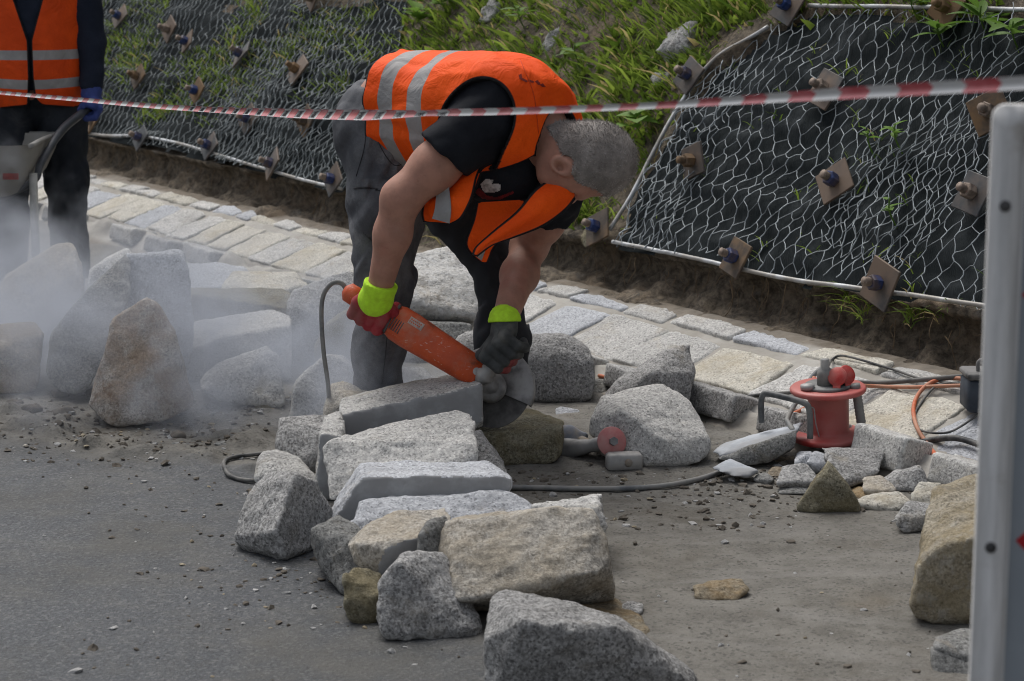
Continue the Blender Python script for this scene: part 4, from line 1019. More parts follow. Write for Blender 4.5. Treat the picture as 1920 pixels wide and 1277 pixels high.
def vest_mat(name, bands, b0=ORANGE, b1=ORANGE2, grime=0.0):
    """orange fabric; reflective bands where attribute 'u' is inside bands, black piping where 'edge' is small"""
    t = NT(name); n = t.noise(6, 4, .6); f = t.noise(220, 2, .5)
    c = t.mix(t.mr(n, .35, .7), b1, b0); c = t.mix(t.mr(f, .35, .7, 0, .12), c, tuple(x*.6 for x in b1))
    if grime: c = t.mix(t.mr(t.noise(7, 5, .65, dist=.5), .58, .8, 0, grime), c, (.20, .075, .03))
    u = t.attr('u'); r = .6
    for lo, hi in bands:
        m = t.math('MULTIPLY', t.mr(u, lo, lo+.001, 0, 1, False), t.mr(u, hi, hi+.001, 1, 0, False))
        c = t.mix(m, c, t.mix(t.mr(n, .3, .7), (.25, .245, .24), (.36, .35, .345)))
    e = t.mr(t.attr('edge'), .006, .0085, 1, 0, False)
    c = t.mix(e, c, (.012, .012, .013))
    t.set('Base Color', c).set('Roughness', .7); t.b.inputs['Specular IOR Level'].default_value = .2
    b = t.bump(t.noise(13, 4, .55, dist=1.2), .35, .03); t.bump(f, .15, .001, b); return t.m

def fist(c, ax, e1, e2, wrist, rh, s=1.0):
    """gloved hand closed round a bar: list of (points, radii) chains. c grip centre, ax bar axis (little finger to index), e1 towards the knuckles, e2 the way the fingers curl"""
    ch = []; lens = (.92, 1.02, 1.06, .98); R = rh+.0115*s
    kn = []
    for i in range(4):
        o = (i-1.5)*.0225*s
        pts = []
        for th, rr in ((-12, 1.45), (48, 1.22), (112, 1.05), (172, 1.0)):
            a = math.radians(th*lens[i]); pts.append(c+ax*o+(e1*math.cos(a)+e2*math.sin(a))*R*rr)
        kn.append(pts[0]); ch.append((pts, (.0135*s, .0125*s, .0115*s, .0100*s)))
    heel = c+(wrist-c)*.62+e1*.006
    for i, k in enumerate(kn): ch.append(([heel+ax*(i-1.5)*.012*s, k], (.019*s, .0145*s)))
    ch.append(([heel, wrist], (.030*s, .030*s)))
    t0 = heel+ax*.020*s
    t1 = c+ax*.044*s-e2*R*.9+e1*R*.7
    t2 = c+ax*.040*s-e2*R*1.15-e1*R*.35
    t3 = c+ax*.030*s-e2*R*.2-e1*R*1.2
    ch.append(([t0, t1, t2, t3], (.018*s, .0145*s, .0125*s, .0105*s)))
    return ch
def d_chains(p, chs, k=.006):
    d = None
    for pts, rs in chs:
        e = d_chain(p, pts, rs, .004)
        d = e if d is None else smin(d, e, k)
    return d
def chains_box(chs, m=.03):
    a = np.vstack([np.array(c[0]) for c in chs]); return a.min(0)-m, a.max(0)+m

# ---- the worker bending over the grinder (image axes: right, up, towards the camera)
YP = 6.22
pel = P(738, 238, YP); waist = P(815, 205, 6.15); chest = P(915, 222, 6.03); neckb = P(1018, 262, 5.92)
shR, shL = P(893, 240, 5.86), P(1046, 352, 6.08)
elR, elL = P(752, 372, 5.82), P(992, 462, 6.24)
wrR, wrL = P(711, 545, 5.88), P(946, 600, 5.86)
hdC = P(1104, 303, 5.86)
U_ = nrm(neckb-pel); L_ = shL-shR; L_ = nrm(L_-U_*(L_ @ U_)); F_ = np.cross(L_, U_)      # spine, to his left, chest front
hv = nrm(iv(.965, -.22, .12)); hg = iv(-.10, -.97, .02); hg = nrm(hg-hv*(hg @ hv)); he = np.cross(hg, hv)
if he @ FW > 0: he = -he                                                                   # head: crown, face, right ear (nearer the camera)
HA = np.array([hv, hg, he])
def f_head(p):
    c = hdC
    d = d_ell(p, c+hv*.018-hg*.010, HA, A3(.108, .100, .082))
    d = smin(d, d_ell(p, c-hv*.045+hg*.030, HA, A3(.085, .072, .066)), .03)          # face
    d = smin(d, d_rc(p, c-hv*.095+hg*.055, c-hv*.075+hg*.02, .034, .05), .03)        # jaw, chin
    d = smin(d, d_rc(p, c-hv*.002+hg*.088, c-hv*.002+hg*.086+he*.03, .014, .012), .02)  # brow
    d = smin(d, d_rc(p, c-hv*.002+hg*.088, c-hv*.002+hg*.086-he*.03, .014, .012), .02)
    d = smin(d, d_rc(p, c-hv*.018+hg*.096, c-hv*.052+hg*.116, .010, .014), .012)     # nose
    d = smin(d, d_rc(p, c-hv*.078+hg*.094+he*.02, c-hv*.078+hg*.094-he*.02, .009, .009), .012)  # lips
    for sd in (1, -1):
        d = smax(d, -d_ell(p, c-hv*.022+hg*.098+he*.032*sd, HA, A3(.011, .012, .017)), .012)    # eye sockets
        d = smin(d, d_ell(p, c-hv*.023+hg*.085+he*.031*sd, HA, A3(.012, .012, .012)), .002)
    d = smax(d, -d_rc(p, c-hv*.0785+hg*.106+he*.022, c-hv*.0785+hg*.106-he*.022, .003, .003), .004)
    return d
EA_C = hdC-hv*.060+hg*.034+he*.074
def f_ear(p):
    w = np.array([nrm(hv*.9+hg*.35), nrm(hg-hv*(.35/.9)), he])
    d = d_ell(p, EA_C, w, A3(.039, .026, .018))
    d = smax(d, -d_ell(p, EA_C+he*.017-hv*.002+hg*.003, w, A3(.030, .0175, .014)), .004)
    return smax(d, -d_ell(p, EA_C+he*.004-hv*.006+hg*.004, w, A3(.014, .009, .018)), .004)
def f_armR(p): return d_chain(p, [shR, shR*.45+elR*.55, elR, elR*.62+wrR*.38, wrR], [.064, .062, .050, .047, .034], .035)
def f_armL(p): return d_chain(p, [shL, shL*.45+elL*.55, elL, elL*.6+wrL*.4, wrL], [.064, .062, .050, .050, .034], .035)
def f_torso(p):
    """torso as clothed in the loose T-shirt"""
    ax = np.array([U_, L_, F_])
    d = d_ell(p, pel*.25+waist*.75-U_*.03+F_*.0, ax, A3(.22, .175, .135))
    d = smin(d, d_ell(p, chest-U_*.01+F_*.0, ax, A3(.24, .185, .150)), .08)
    d = smin(d, d_ell(p, chest+U_*.11-F_*.02, ax, A3(.13, .20, .105)), .06)
    d = smin(d, d_ell(p, P(952, 322, 5.99), np.array([RT, UP, FW]), A3(.135, .088, .10)), .05)
    return d
HIPR, HIPL = P(722, 268, 6.17), P(786, 262, 6.33)
KNR, KNL = P(722, 520, 6.10), P(940, 505, 6.42)
ANR, ANL = P(706, 752, 6.14), P(944, 740, 6.52)
def f_pelv(p):
    ax = np.array([nrm(U_*.75+A3(0, 0, .55)), L_, F_]); ax[1] = nrm(ax[1]-ax[0]*(ax[1] @ ax[0])); ax[2] = np.cross(ax[0], ax[1])
    return d_ell(p, pel-U_*.015, ax, A3(.15, .165, .140))
def fold(p, a, b, amp):
    t = nrm(b-a); q = p-a; h = q @ t
    r = q-h[:, None]*t
    w = np.stack([h*5+r[:, 0]*9, r[:, 0]*9+r[:, 1]*8-h*2, r[:, 2]*7+h*1.5], -1)
    return amp*fbm(w, 1.5, 3)-amp*.5*np.maximum(0, 1-3.5*np.abs(fbm(w, 1.3, 2, 11.)))**1.6+amp*.9*np.abs(fbm(w*A3(1.4, .5, .5), 2.2, 2, 3.))+amp*.5*np.abs(fbm(w*A3(.5, 1.2, 1.2), 2.6, 2, 7.))
def ridge(q, sc, off): return np.maximum(0, 1-3.2*np.abs(fbm(q, sc, 2, off)))**1.6
def f_trous(p):
    r = d_chain(p, [HIPR, HIPR*.5+KNR*.5, KNR, KNR*.5+ANR*.5, ANR-A3(0, 0, .05)], [.108, .095, .074, .068, .066], .05)
    l = d_chain(p, [HIPL, HIPL*.5+KNL*.5, KNL, KNL*.5+ANL*.5, ANL-A3(0, 0, .05)], [.112, .098, .078, .072, .07], .05)
    r = r-fold(p, HIPR, ANR, .016); l = l-fold(p, HIPL, ANL, .016)
    d = smin(r, l, .03); d = smin(d, f_pelv(p)-fold(p, HIPR, ANR, .012), .06)
    wb = (p-(pel+U_*.105)) @ nrm(U_*.85+A3(0, 0, .4))
    d = smax(d, wb, .004); return np.maximum(d, -(p[:, 2]-.035))
man = thing('person', 'worker in open orange vest bending over to cut a stone with a grinder', 'person', (wloc(cam_o)*0+A3(pel[0], pel[1], 0)))
def f_body(p):
    d = smin(f_head(p), d_chain(p, [neckb-U_*.03, hdC-hv*.055-hg*.025], [.068, .060], .03), .035)
    d = np.minimum(d, f_ear(p))
    t = smin(f_torso(p)+.02, smin(f_armR(p), f_armL(p), .01), .035)
    d = smin(d, t, .03)
    lg = smin(d_chain(p, [HIPR, KNR, ANR], [.085, .055, .042], .03), d_chain(p, [HIPL, KNL, ANL], [.085, .055, .042], .03), .02)
    return smin(d, smin(f_pelv(p)+.02, lg, .04), .03)
pts_ = np.array([pel, waist, chest, neckb, shR, shL, elR, elL, wrR, wrL, hdC+hv*.14, HIPR, HIPL, KNR, KNL, ANR, ANL])
V, F = surface(f_body, pts_.min(0)-.16, pts_.max(0)+.16, .0075)
build('body', V, F, skin, man)
def f_bighead(p): return np.minimum(smin(f_head(p), d_chain(p, [neckb-U_*.03, hdC-hv*.055-hg*.025], [.068, .060], .03), .035), f_ear(p))
hair_m = NT('short_grey_hair'); _h = hair_m.noise(1.0, 2, .5, co=hair_m.scaled((330, 330, 330))); _h2 = hair_m.noise(14, 5, .7)
hair_m.set('Base Color', hair_m.mix(hair_m.attr('hue'), hair_m.mix(hair_m.mr(_h2, .35, .65), (.10, .085, .075), (.18, .155, .14)), hair_m.mix(hair_m.mr(_h2, .35, .65), (.36, .33, .305), (.60, .565, .53)))).set('Roughness', .8)
hair_m.bump(_h, .6, .003)
def f_hair(p):
    q = p-hdC; v, g = q @ hv, q @ hg
    ed = .006*fbm(p, 40, 2)+.004*fbm(p, 110, 2)
    vb = np.interp(g, [-.12, -.085, -.02, .03, .07, .1], [-.155, -.150, -.085, -.045, -.012, .03])
    d = f_bighead(p)-.0045+.0022*fbm(p, 170, 2)
    d = np.maximum(d, vb-v+ed)
    d = np.maximum(d, g-(.066+.25*(v-.0)*(v > 0))+ed)
    return np.maximum(d, -(np.linalg.norm((p-EA_C)-hv*.004, axis=1)-.030))
V, F = surface(f_hair, hdC-.16, hdC+.16, .0042)
ng = vgrad(f_hair, V); rg = np.random.default_rng(5)
kk = rg.integers(0, len(V), 11000); kk = kk[(ng[kk] @ FW) < .5]
flow = nrm(-hv*.8-hg*.5); m = len(kk)
dr_ = ng[kk]*.55+flow*.5+rg.normal(0, .28, (m, 3)); dr_ /= np.linalg.norm(dr_, axis=1)[:, None]
sd = np.cross(dr_, FW); sd /= np.linalg.norm(sd, axis=1)[:, None]; bs = V[kk]-ng[kk]*.001+rg.normal(0, .0016, (m, 3))
tip = bs+dr_*rg.uniform(.005, .0105, (m, 1))
SV_ = np.stack([bs-sd*.0007, bs+sd*.0007, tip], 1).reshape(-1, 3); SF_ = np.arange(3*m).reshape(-1, 3)+len(V)
hue = np.concatenate([np.full(len(V), .25), np.repeat(np.clip(rg.normal(.5, .3, m), 0, 1), 3)])
build('hair', np.vstack([V, SV_]), [SF_, F], hair_m.m, man, attrs={'hue': hue})
# t-shirt with short sleeves
slR, slL = shR+(elR-shR)*.40, shL+(elL-shL)*.34
def f_shirt(p):
    d = f_torso(p)
    r = d_rc(p, shR-(elR-shR)*.1, slR, .088, .082); l = d_rc(p, shL-(elL-shL)*.1, slL, .082, .080)
    r = np.maximum(r, (p-slR) @ nrm(elR-shR)); l = np.maximum(l, (p-slL) @ nrm(elL-shL))
    d = smin(d, smin(r, l, .02), .05)
    d = d - .010*fbm(p*A3(1, 1, 1.2), 9, 3)-.010*np.abs(fbm(p @ np.array([U_*.6, L_, F_]).T, 13, 2, 4.))-.006*ridge(p @ np.array([U_*.6, L_, F_]).T, 7, 5.)
    d = smax(d, (p-(neckb-U_*.005)) @ U_, .01)
    return smax(d, -((p-(pel+U_*.02)) @ U_), .006)
V, F = surface(f_shirt, pts_[:6].min(0)-.28, pts_[:6].max(0)+.28, .007)
build('t_shirt', V, F, shirt_m, man)
V, F = surface(f_trous, np.array([HIPR, HIPL, ANR, ANL, pel]).min(0)-.2, np.array([HIPR, HIPL, ANR, ANL, pel]).max(0)+.2, .0075)
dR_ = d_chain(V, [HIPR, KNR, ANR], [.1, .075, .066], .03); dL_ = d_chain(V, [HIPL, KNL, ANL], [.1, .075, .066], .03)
build('trousers', V, F, trouser_m, man, attrs={'panel': smooth01(dR_-dL_+.02*fbm(V, 9, 2), -.02, .02)})  # shade on the far leg, put into the colour, not a sewn panel
for an, dr in ((ANR, nrm(A3(.8, -.6, 0))), (ANL, nrm(A3(.1, -.95, 0)))):
    def f_boot(p, an=an, dr=dr):
        h = A3(an[0], an[1], .0)
        sd = np.cross(dr, A3(0, 0, 1))
        d = d_rc(p, h+A3(0, 0, .13), h+A3(0, 0, .05)-dr*.01, .052, .05)
        d = smin(d, d_ell(p, h+dr*.10+A3(0, 0, .045), np.array([dr, sd, A3(0, 0, 1)]), A3(.135, .05, .05)), .03)
        d = np.maximum(d, -(p[:, 2]-.004)); return d
    V, F = surface(f_boot, an-A3(.26, .26, .2), an+A3(.26, .26, .14), .009)
    build('boot', V, F, boot_m, man)
# vest: a layer over the shirt, cut by hem, arm holes and the open front
def ul(p): return (p-pel) @ U_, (p-pel) @ L_, (p-pel) @ F_
pxs = [(900, 338), (960, 308), (1003, 284), (1022, 310), (1024, 340), (985, 380), (930, 408), (860, 408), (868, 384)]
_mp, _ = march(lambda p: f_torso(p)-.024, pxs); OPEN = np.array([ul(p)[:2] for p in _mp])
ahc = shR
def polyd(x, y, poly):
    poly = np.asarray(poly); d = np.full(x.shape, 9.0)
    for k in range(len(poly)):
        a, b = poly[k], poly[(k+1) % len(poly)]; e = b-a
        t = np.clip(((x-a[0])*e[0]+(y-a[1])*e[1])/(e @ e), 0, 1)
        d = np.minimum(d, np.hypot(x-a[0]-t*e[0], y-a[1]-t*e[1]))
    return np.where(inpoly(x, y, poly), -d, d)
def cyl(p, c, ax, e, r1, r2):
    q = p-c; e = nrm(e-ax*(e @ ax)); w = np.cross(ax, e)
    x, y = (q @ e)/r1, (q @ w)/r2; return (np.sqrt(x*x+y*y)-1)*min(r1, r2)
ARMDIR = nrm(-L_*.6-FW*.75)
def vest_clip(p):
    """>0 where fabric is cut away"""
    u, l, f = ul(p)
    c = -(u-.035-.03*(f > .02)*0)                                       # hem
    arm = -cyl(p, shR+U_*.005, ARMDIR, iv(.72, .60, 0), .122, .100); arm = np.where((p-shR) @ ARMDIR > -.06, arm, -.2)
    armL = -cyl(p, shL, nrm(L_*.8+F_*.3), U_, .10, .10); armL = np.where((p-shL) @ L_ > -.06, armL, -.2)
    front = np.where(f > -.01, -polyd(u, l, OPEN), -.2)
    neck = -(np.linalg.norm(p-(neckb+U_*.045), axis=1)-.088)
    return np.maximum(np.maximum(np.maximum(c, arm), armL), np.maximum(front, neck))
def f_vest(p):
    u, l, f = ul(p)
    flare = .010*np.clip((.16-u)/.16, 0, 1)
    d = f_torso(p)-.020-flare-.013*fbm(p*A3(.7, 1, 1), 7, 2, 2.)-.022*np.abs(fbm(p @ np.array([U_*.45+F_*.3, L_*1.1, F_]).T, 10, 2, 6.))*np.clip(1.3-3*u, .25, 1)-.007*ridge(p @ np.array([U_*.5+L_*.3, L_, F_]).T, 6, 8.)
    sh = d_rc(p, neckb-U_*.04, shR-F_*.02+U_*.02, .085, .088)-.010
    sh2 = d_rc(p, neckb-U_*.04, shL-F_*.02+U_*.02, .085, .080)-.010
    d = smin(d, smin(sh, sh2, .03), .05)
    d = smax(d, (p-(neckb+U_*.055)) @ U_, .008)
    return smax(d, vest_clip(p), .003)
V, F = surface(f_vest, pts_[:6].min(0)-.28, pts_[:6].max(0)+.28, .0058)
u = ul(V)[0]
vm = vest_mat('orange_vest', ((.088, .138), (.196, .246)))
vest = build('vest', V, F, vm, man, attrs={'u': u+.010*fbm(V, 9, 2), 'edge': -vest_clip(V)})
# hanging parts of the open vest
def sheet(name, rows, m, parent, cols=14, per=7, wav=.008, thick=.004, bands=None, bulge=.0, edge=True):
    Lp = catmull([P(*r[0]) for r in rows], per); Rp = catmull([P(*r[1]) for r in rows], per)
    n = len(Lp); t = np.linspace(0, 1, cols)
    G_ = Lp[:, None]*(1-t)[None, :, None]+Rp[:, None]*t[None, :, None]
    G_ = G_ - FW*(bulge*np.sin(np.pi*t)[None, :, None]) - FW*(wav*fbm(G_*A3(1, 1, .6), 14, 2))[..., None]
    B_ = G_+FW*thick
    V = np.concatenate([G_.reshape(-1, 3), B_.reshape(-1, 3)])
    i, j = np.meshgrid(np.arange(n-1), np.arange(cols-1), indexing='ij'); f = QF(i, j, cols); N = n*cols
    bd = [(k*cols, (k+1)*cols) for k in range(n-1)]+[((k+1)*cols-1+cols, (k+1)*cols-1) for k in range(n-1)]
    bd += [(k+1, k) for k in range(cols-1)]+[((n-1)*cols+k, (n-1)*cols+k+1) for k in range(cols-1)]
    rim = np.array([(a, b, b+N, a+N) for a, b in bd])
    uu = np.broadcast_to(np.linspace(0, 1, n)[:, None], (n, cols)); tt = np.broadcast_to(t[None], (n, cols))
    wd = np.linalg.norm(Rp-Lp, axis=1)[:, None]
    ed = np.minimum(np.minimum(tt, 1-tt)*wd, np.minimum(uu, 1-uu)*n*.02) if edge else uu*0+1
    at = {'u': np.concatenate([(uu if bands != 't' else tt).ravel()]*2), 'edge': np.concatenate([ed.ravel()]*2)}
    return build(name, V, [np.concatenate([f, f[:, ::-1]+N]), rim], m, parent, attrs=at)
fm = vest_mat('orange_vest_flap', ((.34, .62),)); fm2 = vest_mat('orange_vest_strap', ((.93, .985),))
sheet('vest_flap', [[(793, 416, 5.86), (846, 420, 5.80)], [(790, 398, 5.85), (866, 408, 5.79)], [(797, 376, 5.85), (881, 382, 5.79)], [(822, 362, 5.86), (888, 362, 5.80)], [(842, 340, 5.87), (894, 335, 5.82)], [(868, 322, 5.88), (902, 312, 5.84)]][::-1], vest_mat('orange_vest_side', ((.50, .5001),)), vest, bulge=.02)
sheet('reflective_band', [[(818, 366, 5.825), (842, 350, 5.81)], [(815, 392, 5.805), (846, 392, 5.785)], [(810, 410, 5.805), (843, 419, 5.785)]], refl, vest, edge=False, wav=.004)
sheet('vest_strap', [[(1026, 338, 5.84), (1086, 364, 5.84)], [(1000, 358, 5.82), (1062, 394, 5.83)], [(968, 396, 5.80), (1020, 424, 5.82)], [(925, 432, 5.79), (965, 446, 5.81)], [(892, 462, 5.79), (925, 460, 5.80)], [(884, 478, 5.79), (896, 482, 5.80)]], vest_mat('orange_vest_strap2', ((9, 10),)), vest, bulge=.025)
sheet('vest_flap', [[(893, 378, 5.90), (990, 372, 5.92)], [(886, 412, 5.87), (966, 415, 5.89)], [(872, 455, 5.85), (930, 462, 5.87)], [(884, 478, 5.84), (922, 478, 5.85)], [(901, 492, 5.84), (916, 493, 5.845)]], vest_mat('orange_vest_flap2', ((9, 10),)), vest, wav=.014)
sheet('reflective_band', [[(889, 478, 5.785), (903, 466, 5.785)], [(903, 489, 5.815), (910, 470, 5.80)]], refl, vest, edge=False, wav=.002, per=4, cols=6)
def patch(fn, poly, m, parent, off=.003, name='print', step=3.0, start=4.5):
    pp = np.array(poly, float); lo, hi = pp.min(0), pp.max(0)
    a, b = np.arange(lo[0], hi[0]+step, step), np.arange(lo[1], hi[1]+step, step)
    A_, B_ = np.meshgrid(a, b, indexing='ij'); p, r = march(fn, np.stack([A_.ravel(), B_.ravel()], -1), start)
    p = p-r*off; ok = inpoly(A_, B_, pp).ravel()
    f = QF(*np.meshgrid(np.arange(len(a)-1), np.arange(len(b)-1), indexing='ij'), len(b)); f = f[ok[f].sum(1) >= 3]; f = f[np.ptp(p[f] @ FW, axis=1) < .02] if len(f) else f
    return build(name, p, f, m, parent)
pw = plain('print_white', (.42, .40, .38), .8, .5, 70, 0); prd = plain('print_red', (.17, .012, .016), .8, .4, 60, 0)
sh_o = [c for c in man.children if c.name.startswith('t_shirt')][0]
for poly in ([(901, 346), (912, 334), (926, 337), (922, 346), (930, 343), (940, 346), (938, 358), (924, 362), (910, 361), (904, 355)],):
    patch(f_shirt, poly, pw, sh_o, step=1.5)
for poly in ([(890, 360), (898, 352), (912, 366), (930, 370), (962, 358), (965, 362), (935, 376), (905, 374)], [(884, 372), (910, 378), (950, 374), (948, 380), (900, 384)]):
    patch(f_shirt, poly, prd, sh_o, step=1.5)
ink = plain('red_ink', (.20, .02, .012), .7, .2, 50, 0)
for poly in ([(972, 140), (978, 138), (980, 146), (990, 151), (988, 155), (974, 148)], [(990, 148), (1002, 152), (1000, 156), (991, 153)], [(1003, 152), (1008, 150), (1014, 156), (1010, 160)], [(1012, 158), (1018, 156), (1024, 164), (1018, 164)]):
    patch(f_vest, poly, ink, vest, .002, 'handwriting', 1.0)
def seam(fn, pts, m, parent, r=.0014, name='seam', start=4.5):
    p, rr = march(fn, catmull(np.array(pts, float), 8), start); build(name, *tube(p-rr*.0005, r, 6), m, parent)
seam_m = plain('dark_seam', (.045, .045, .05), .9, .2, 60, 0); vseam = plain('orange_seam', (.62, .06, .006), .8, .2, 60, 0)
# belt and cargo pocket
belt = plain('pale_belt', (.30, .28, .24), .7, .3, 30, .2)
tr_o = [c for c in man.children if c.name.startswith('trousers')][0]
patch(f_trous, [(664, 335), (712, 332), (760, 352), (756, 372), (700, 352), (666, 350)], trouser_m, tr_o, .010, 'pocket_flap', 3)
patch(f_trous, [(668, 352), (700, 354), (752, 374), (744, 440), (722, 468), (672, 430)], trouser_m, tr_o, .005, 'pocket', 3)
patch(f_trous, [(686, 186), (699, 168), (712, 204), (706, 222), (694, 214)], belt, tr_o, .004, 'belt', 2)
seam(f_trous, [(664, 353), (700, 355), (757, 375)], seam_m, tr_o, .003); seam(f_trous, [(700, 355), (708, 400), (722, 470), (728, 560), (724, 650), (716, 720)], seam_m, tr_o)
seam(f_trous, [(676, 430), (722, 470), (746, 442)], seam_m, tr_o, .003); seam(f_trous, [(686, 205), (684, 270), (668, 330)], seam_m, tr_o); seam(f_trous, [(770, 300), (740, 310), (716, 280), (700, 240)], seam_m, tr_o)
seam(f_vest, [(975, 112), (1000, 175), (1010, 250)], vseam, vest, .0016)

# ---- the big angle grinder
gt, gh = P(652, 547, 5.98), P(905, 706, 5.90)
ga = nrm(gh-gt); gw = nrm(-FW*.93+UP*.18-RT*.10); gw = nrm(gw-ga*(gw @ ga)); gb = np.cross(gw, ga); gb = gb if gb @ UP > 0 else -gb
def scuffed():
    t = NT('orange_tool_plastic'); n = t.noise(14, 5, .6); s1 = t.noise(1.0, 4, .8, co=t.scaled((26, 210, 70)), dist=1.5); s2 = t.noise(1.0, 4, .8, co=t.scaled((150, 40, 40)), dist=1.2); d = t.noise(9, 6, .7)
    c = t.mix(t.mr(n, .3, .7), (.46, .062, .014), (.62, .092, .020))
    c = t.mix(t.mr(d, .5, .72, 0, .55), c, (.44, .24, .165)); c = t.mix(t.mr(s1, .63, .68, 0, .8), c, (.60, .50, .45)); c = t.mix(t.mr(s2, .66, .70, 0, .7), c, (.58, .44, .38)); c = t.mix(t.mr(t.noise(20, 4, .6), .64, .74, 0, .6), c, (.10, .05, .03))
    t.set('Base Color', c).set('Roughness', .55); t.bump(d, .2, .003); return t.m
gor = scuffed() if True else plain('orange_tool_plastic', (.56, .085, .020), .5, .2, 12, .1, dirt=(.46, .27, .19), dirt_amt=.12)
gbl = plain('black_tool_plastic', (.022, .022, .024), .6, .3, 30, .2, dirt=(.19, .185, .18), dirt_amt=.5)
gal = plain('dusty_aluminium', (.17, .17, .172), .6, .3, 20, .3, metal=.3, dirt=(.40, .395, .385), dirt_amt=.4)
grinder = thing('angle_grinder', 'large dusty orange angle grinder held by the bending worker', 'angle grinder', tuple(gh))
L0 = np.linalg.norm(gh-gt)
def along(x, b=0, w=0): return gt+ga*x+gb*b+gw*w
hb = P(735, 600, 5.965); xh = (hb-gt) @ ga
# rear handle
V, F = tube([along(-.005), along(.02), along(.05), along(.085), along(.12), along(xh), along(xh+.03)], [.019, .026, .024, .021, .021, .026, .03], 16)
build('rear_handle', V, F, gbl, grinder)
V, F = tube([along(-.012), along(.0), along(.03), along(.036)], [.012, .0275, .0285, .026], 16); build('handle_cap', V, F, gor, grinder)
# motor housing: rounded, tapering section
xs_ = [xh-.012, xh+.0, xh+.02, xh+.06, xh+.12, xh+.19, L0-.015, L0-.008]; hs_ = [.030, .043, .051, .052, .049, .046, .043, .036]
V = []; nS = 24
for x, hh in zip(xs_, hs_):
    for a in np.arange(nS)*2*math.pi/nS:
        ca, sa = math.cos(a), math.sin(a); e = .62
        V.append(along(x, hh*math.copysign(abs(ca)**e, ca), hh*.92*math.copysign(abs(sa)**e, sa)))
V = np.array(V); i, j = np.meshgrid(np.arange(len(xs_)-1), np.arange(nS), indexing='ij'); j2 = (j+1) % nS
Fq = np.stack([i*nS+j, i*nS+j2, (i+1)*nS+j2, (i+1)*nS+j], -1).reshape(-1, 4)
V = np.vstack([V, along(xs_[0]), along(xs_[-1])]); k = np.arange(nS); cap = np.vstack([np.stack([(k+1) % nS, k, k*0+len(V)-2], -1), np.stack([(len(xs_)-1)*nS+k, (len(xs_)-1)*nS+(k+1) % nS, k*0+len(V)-1], -1)])
hous = build('motor_housing', V, [cap, Fq], gor, grinder)
lab = plain('label_white', (.50, .42, .38), .6, .3, 60, 0)
def on_housing(x, b, w=.0502): return along(x, b, w*.935)
V, F = box(along(xh+.070, .022, .0468), ga*.022, gb*.0105, gw*.0012, .001); build('label', V, F, lab, hous)
for k, (r, wd) in enumerate(((.0045, .016), (-.003, .018))):
    for m in range(6): build('letter', *box(along(xh+.070-wd+.006*m, .022+r, .0485), ga*.0019, gb*.0022, gw*.0005), gor, hous)
for k in range(5):
    V, F = box(along(xh+.012+.007*k, -.012, .0458), ga*.0014, gb*.018, gw*.002, .0005); build('vent', V, F, gbl, hous)
# gear head and guard
spC = P(921, 728, 5.95)      # disc centre
V, F = lathe([(.0, .060), (.030, .060), (.040, .050), (.044, .030), (.043, .010), (.030, -.004), (.0, -.005)], spC-gb*.0, gw, 24); build('gear_head', V, F, gal, grinder)
def f_neck(p): return smin(smin(d_rc(p, along(L0-.02), spC+gw*.032, .041, .034), d_box(p, spC+gw*.03-ga*.012, np.array([ga, gb, gw]), (.045, .036, .024), .012), .012), d_rc(p, spC+gw*.045, spC+gw*.056, .026, .022), .006)
V, F = surface(f_neck, np.minimum(along(L0-.02), spC)-.09, np.maximum(along(L0-.02), spC)+.09, .006); build('gear_neck', V, F, gal, grinder)
dn = nrm(gw*.96+RT*-.18+UP*.12)
disc_m = plain('cutting_disc', (.075, .072, .070), .7, .15, 40, .1, dirt=(.16, .155, .15), dirt_amt=.4)
V, F = lathe([(.0, .002), (.112, .0016), (.115, .001), (.115, -.001), (.112, -.0016), (.0, -.002)], spC-gw*.020, dn, 64); build('cutting_disc', V, F, disc_m, grinder)
V, F = lathe([(.0, .008), (.02, .008), (.022, .002), (.0, .002)], spC-gw*.020, dn, 20); build('flange', V, F, gal, grinder)
# guard: half hood over the disc
ce = nrm(UP-dn*(UP @ dn)); cs = np.cross(ce, dn); gc = spC-gw*.020
am, prof = np.radians(np.arange(-72, 118, 5)), [(.028, .013), (.118, .013), (.124, .006), (.124, -.016), (.119, -.016), (.118, .004), (.028, .008)]
V = np.array([gc+dn*h+r*(ce*math.cos(a)+cs*math.sin(a)*(1 if cs @ RT > 0 else -1)) for a in am for r, h in prof])
i, j = np.meshgrid(np.arange(len(am)-1), np.arange(len(prof)), indexing='ij'); j2 = (j+1) % len(prof); m_ = len(prof)
build('guard', V, [np.stack([i*m_+j, i*m_+j2, (i+1)*m_+j2, (i+1)*m_+j], -1).reshape(-1, 4)], plain('dusty_guard', (.05, .05, .052), .6, .3, 26, .2, metal=.2, dirt=(.42, .415, .41), dirt_amt=.62), grinder)
for k in range(4):
    a = math.radians(45+90*k); c = along(L0-.006, .036*math.cos(a), .034*math.sin(a)); build('screw', *lathe([(.0, .010), (.006, .010), (.006, -.004), (.0, -.004)], c, ga, 6), gbl, grinder)
build('switch', *box(along(xh-.03, -.022, .012), ga*.03, gb*.006, gw*.008, .003), gbl, grinder)
build('dust_streak', *box(along(xh+.004, 0, 0), ga*.004, gb*.0445, gw*.041, .02), gbl, grinder)
# side handle
s0, s1 = P(907, 706, 5.865), P(986, 618, 5.83); sa_ = nrm(s1-s0)
V, F = tube([s0-sa_*.02, s0, s0+sa_*.008, s0+sa_*.016, s0+sa_*.024, s0+sa_*.03, s0+sa_*.05, s0+sa_*.09, s0+sa_*.125, s0+sa_*.14], [.014, .026, .027, .019, .024, .017, .0165, .018, .018, .012], 16); build('side_handle', V, F, gal, grinder)

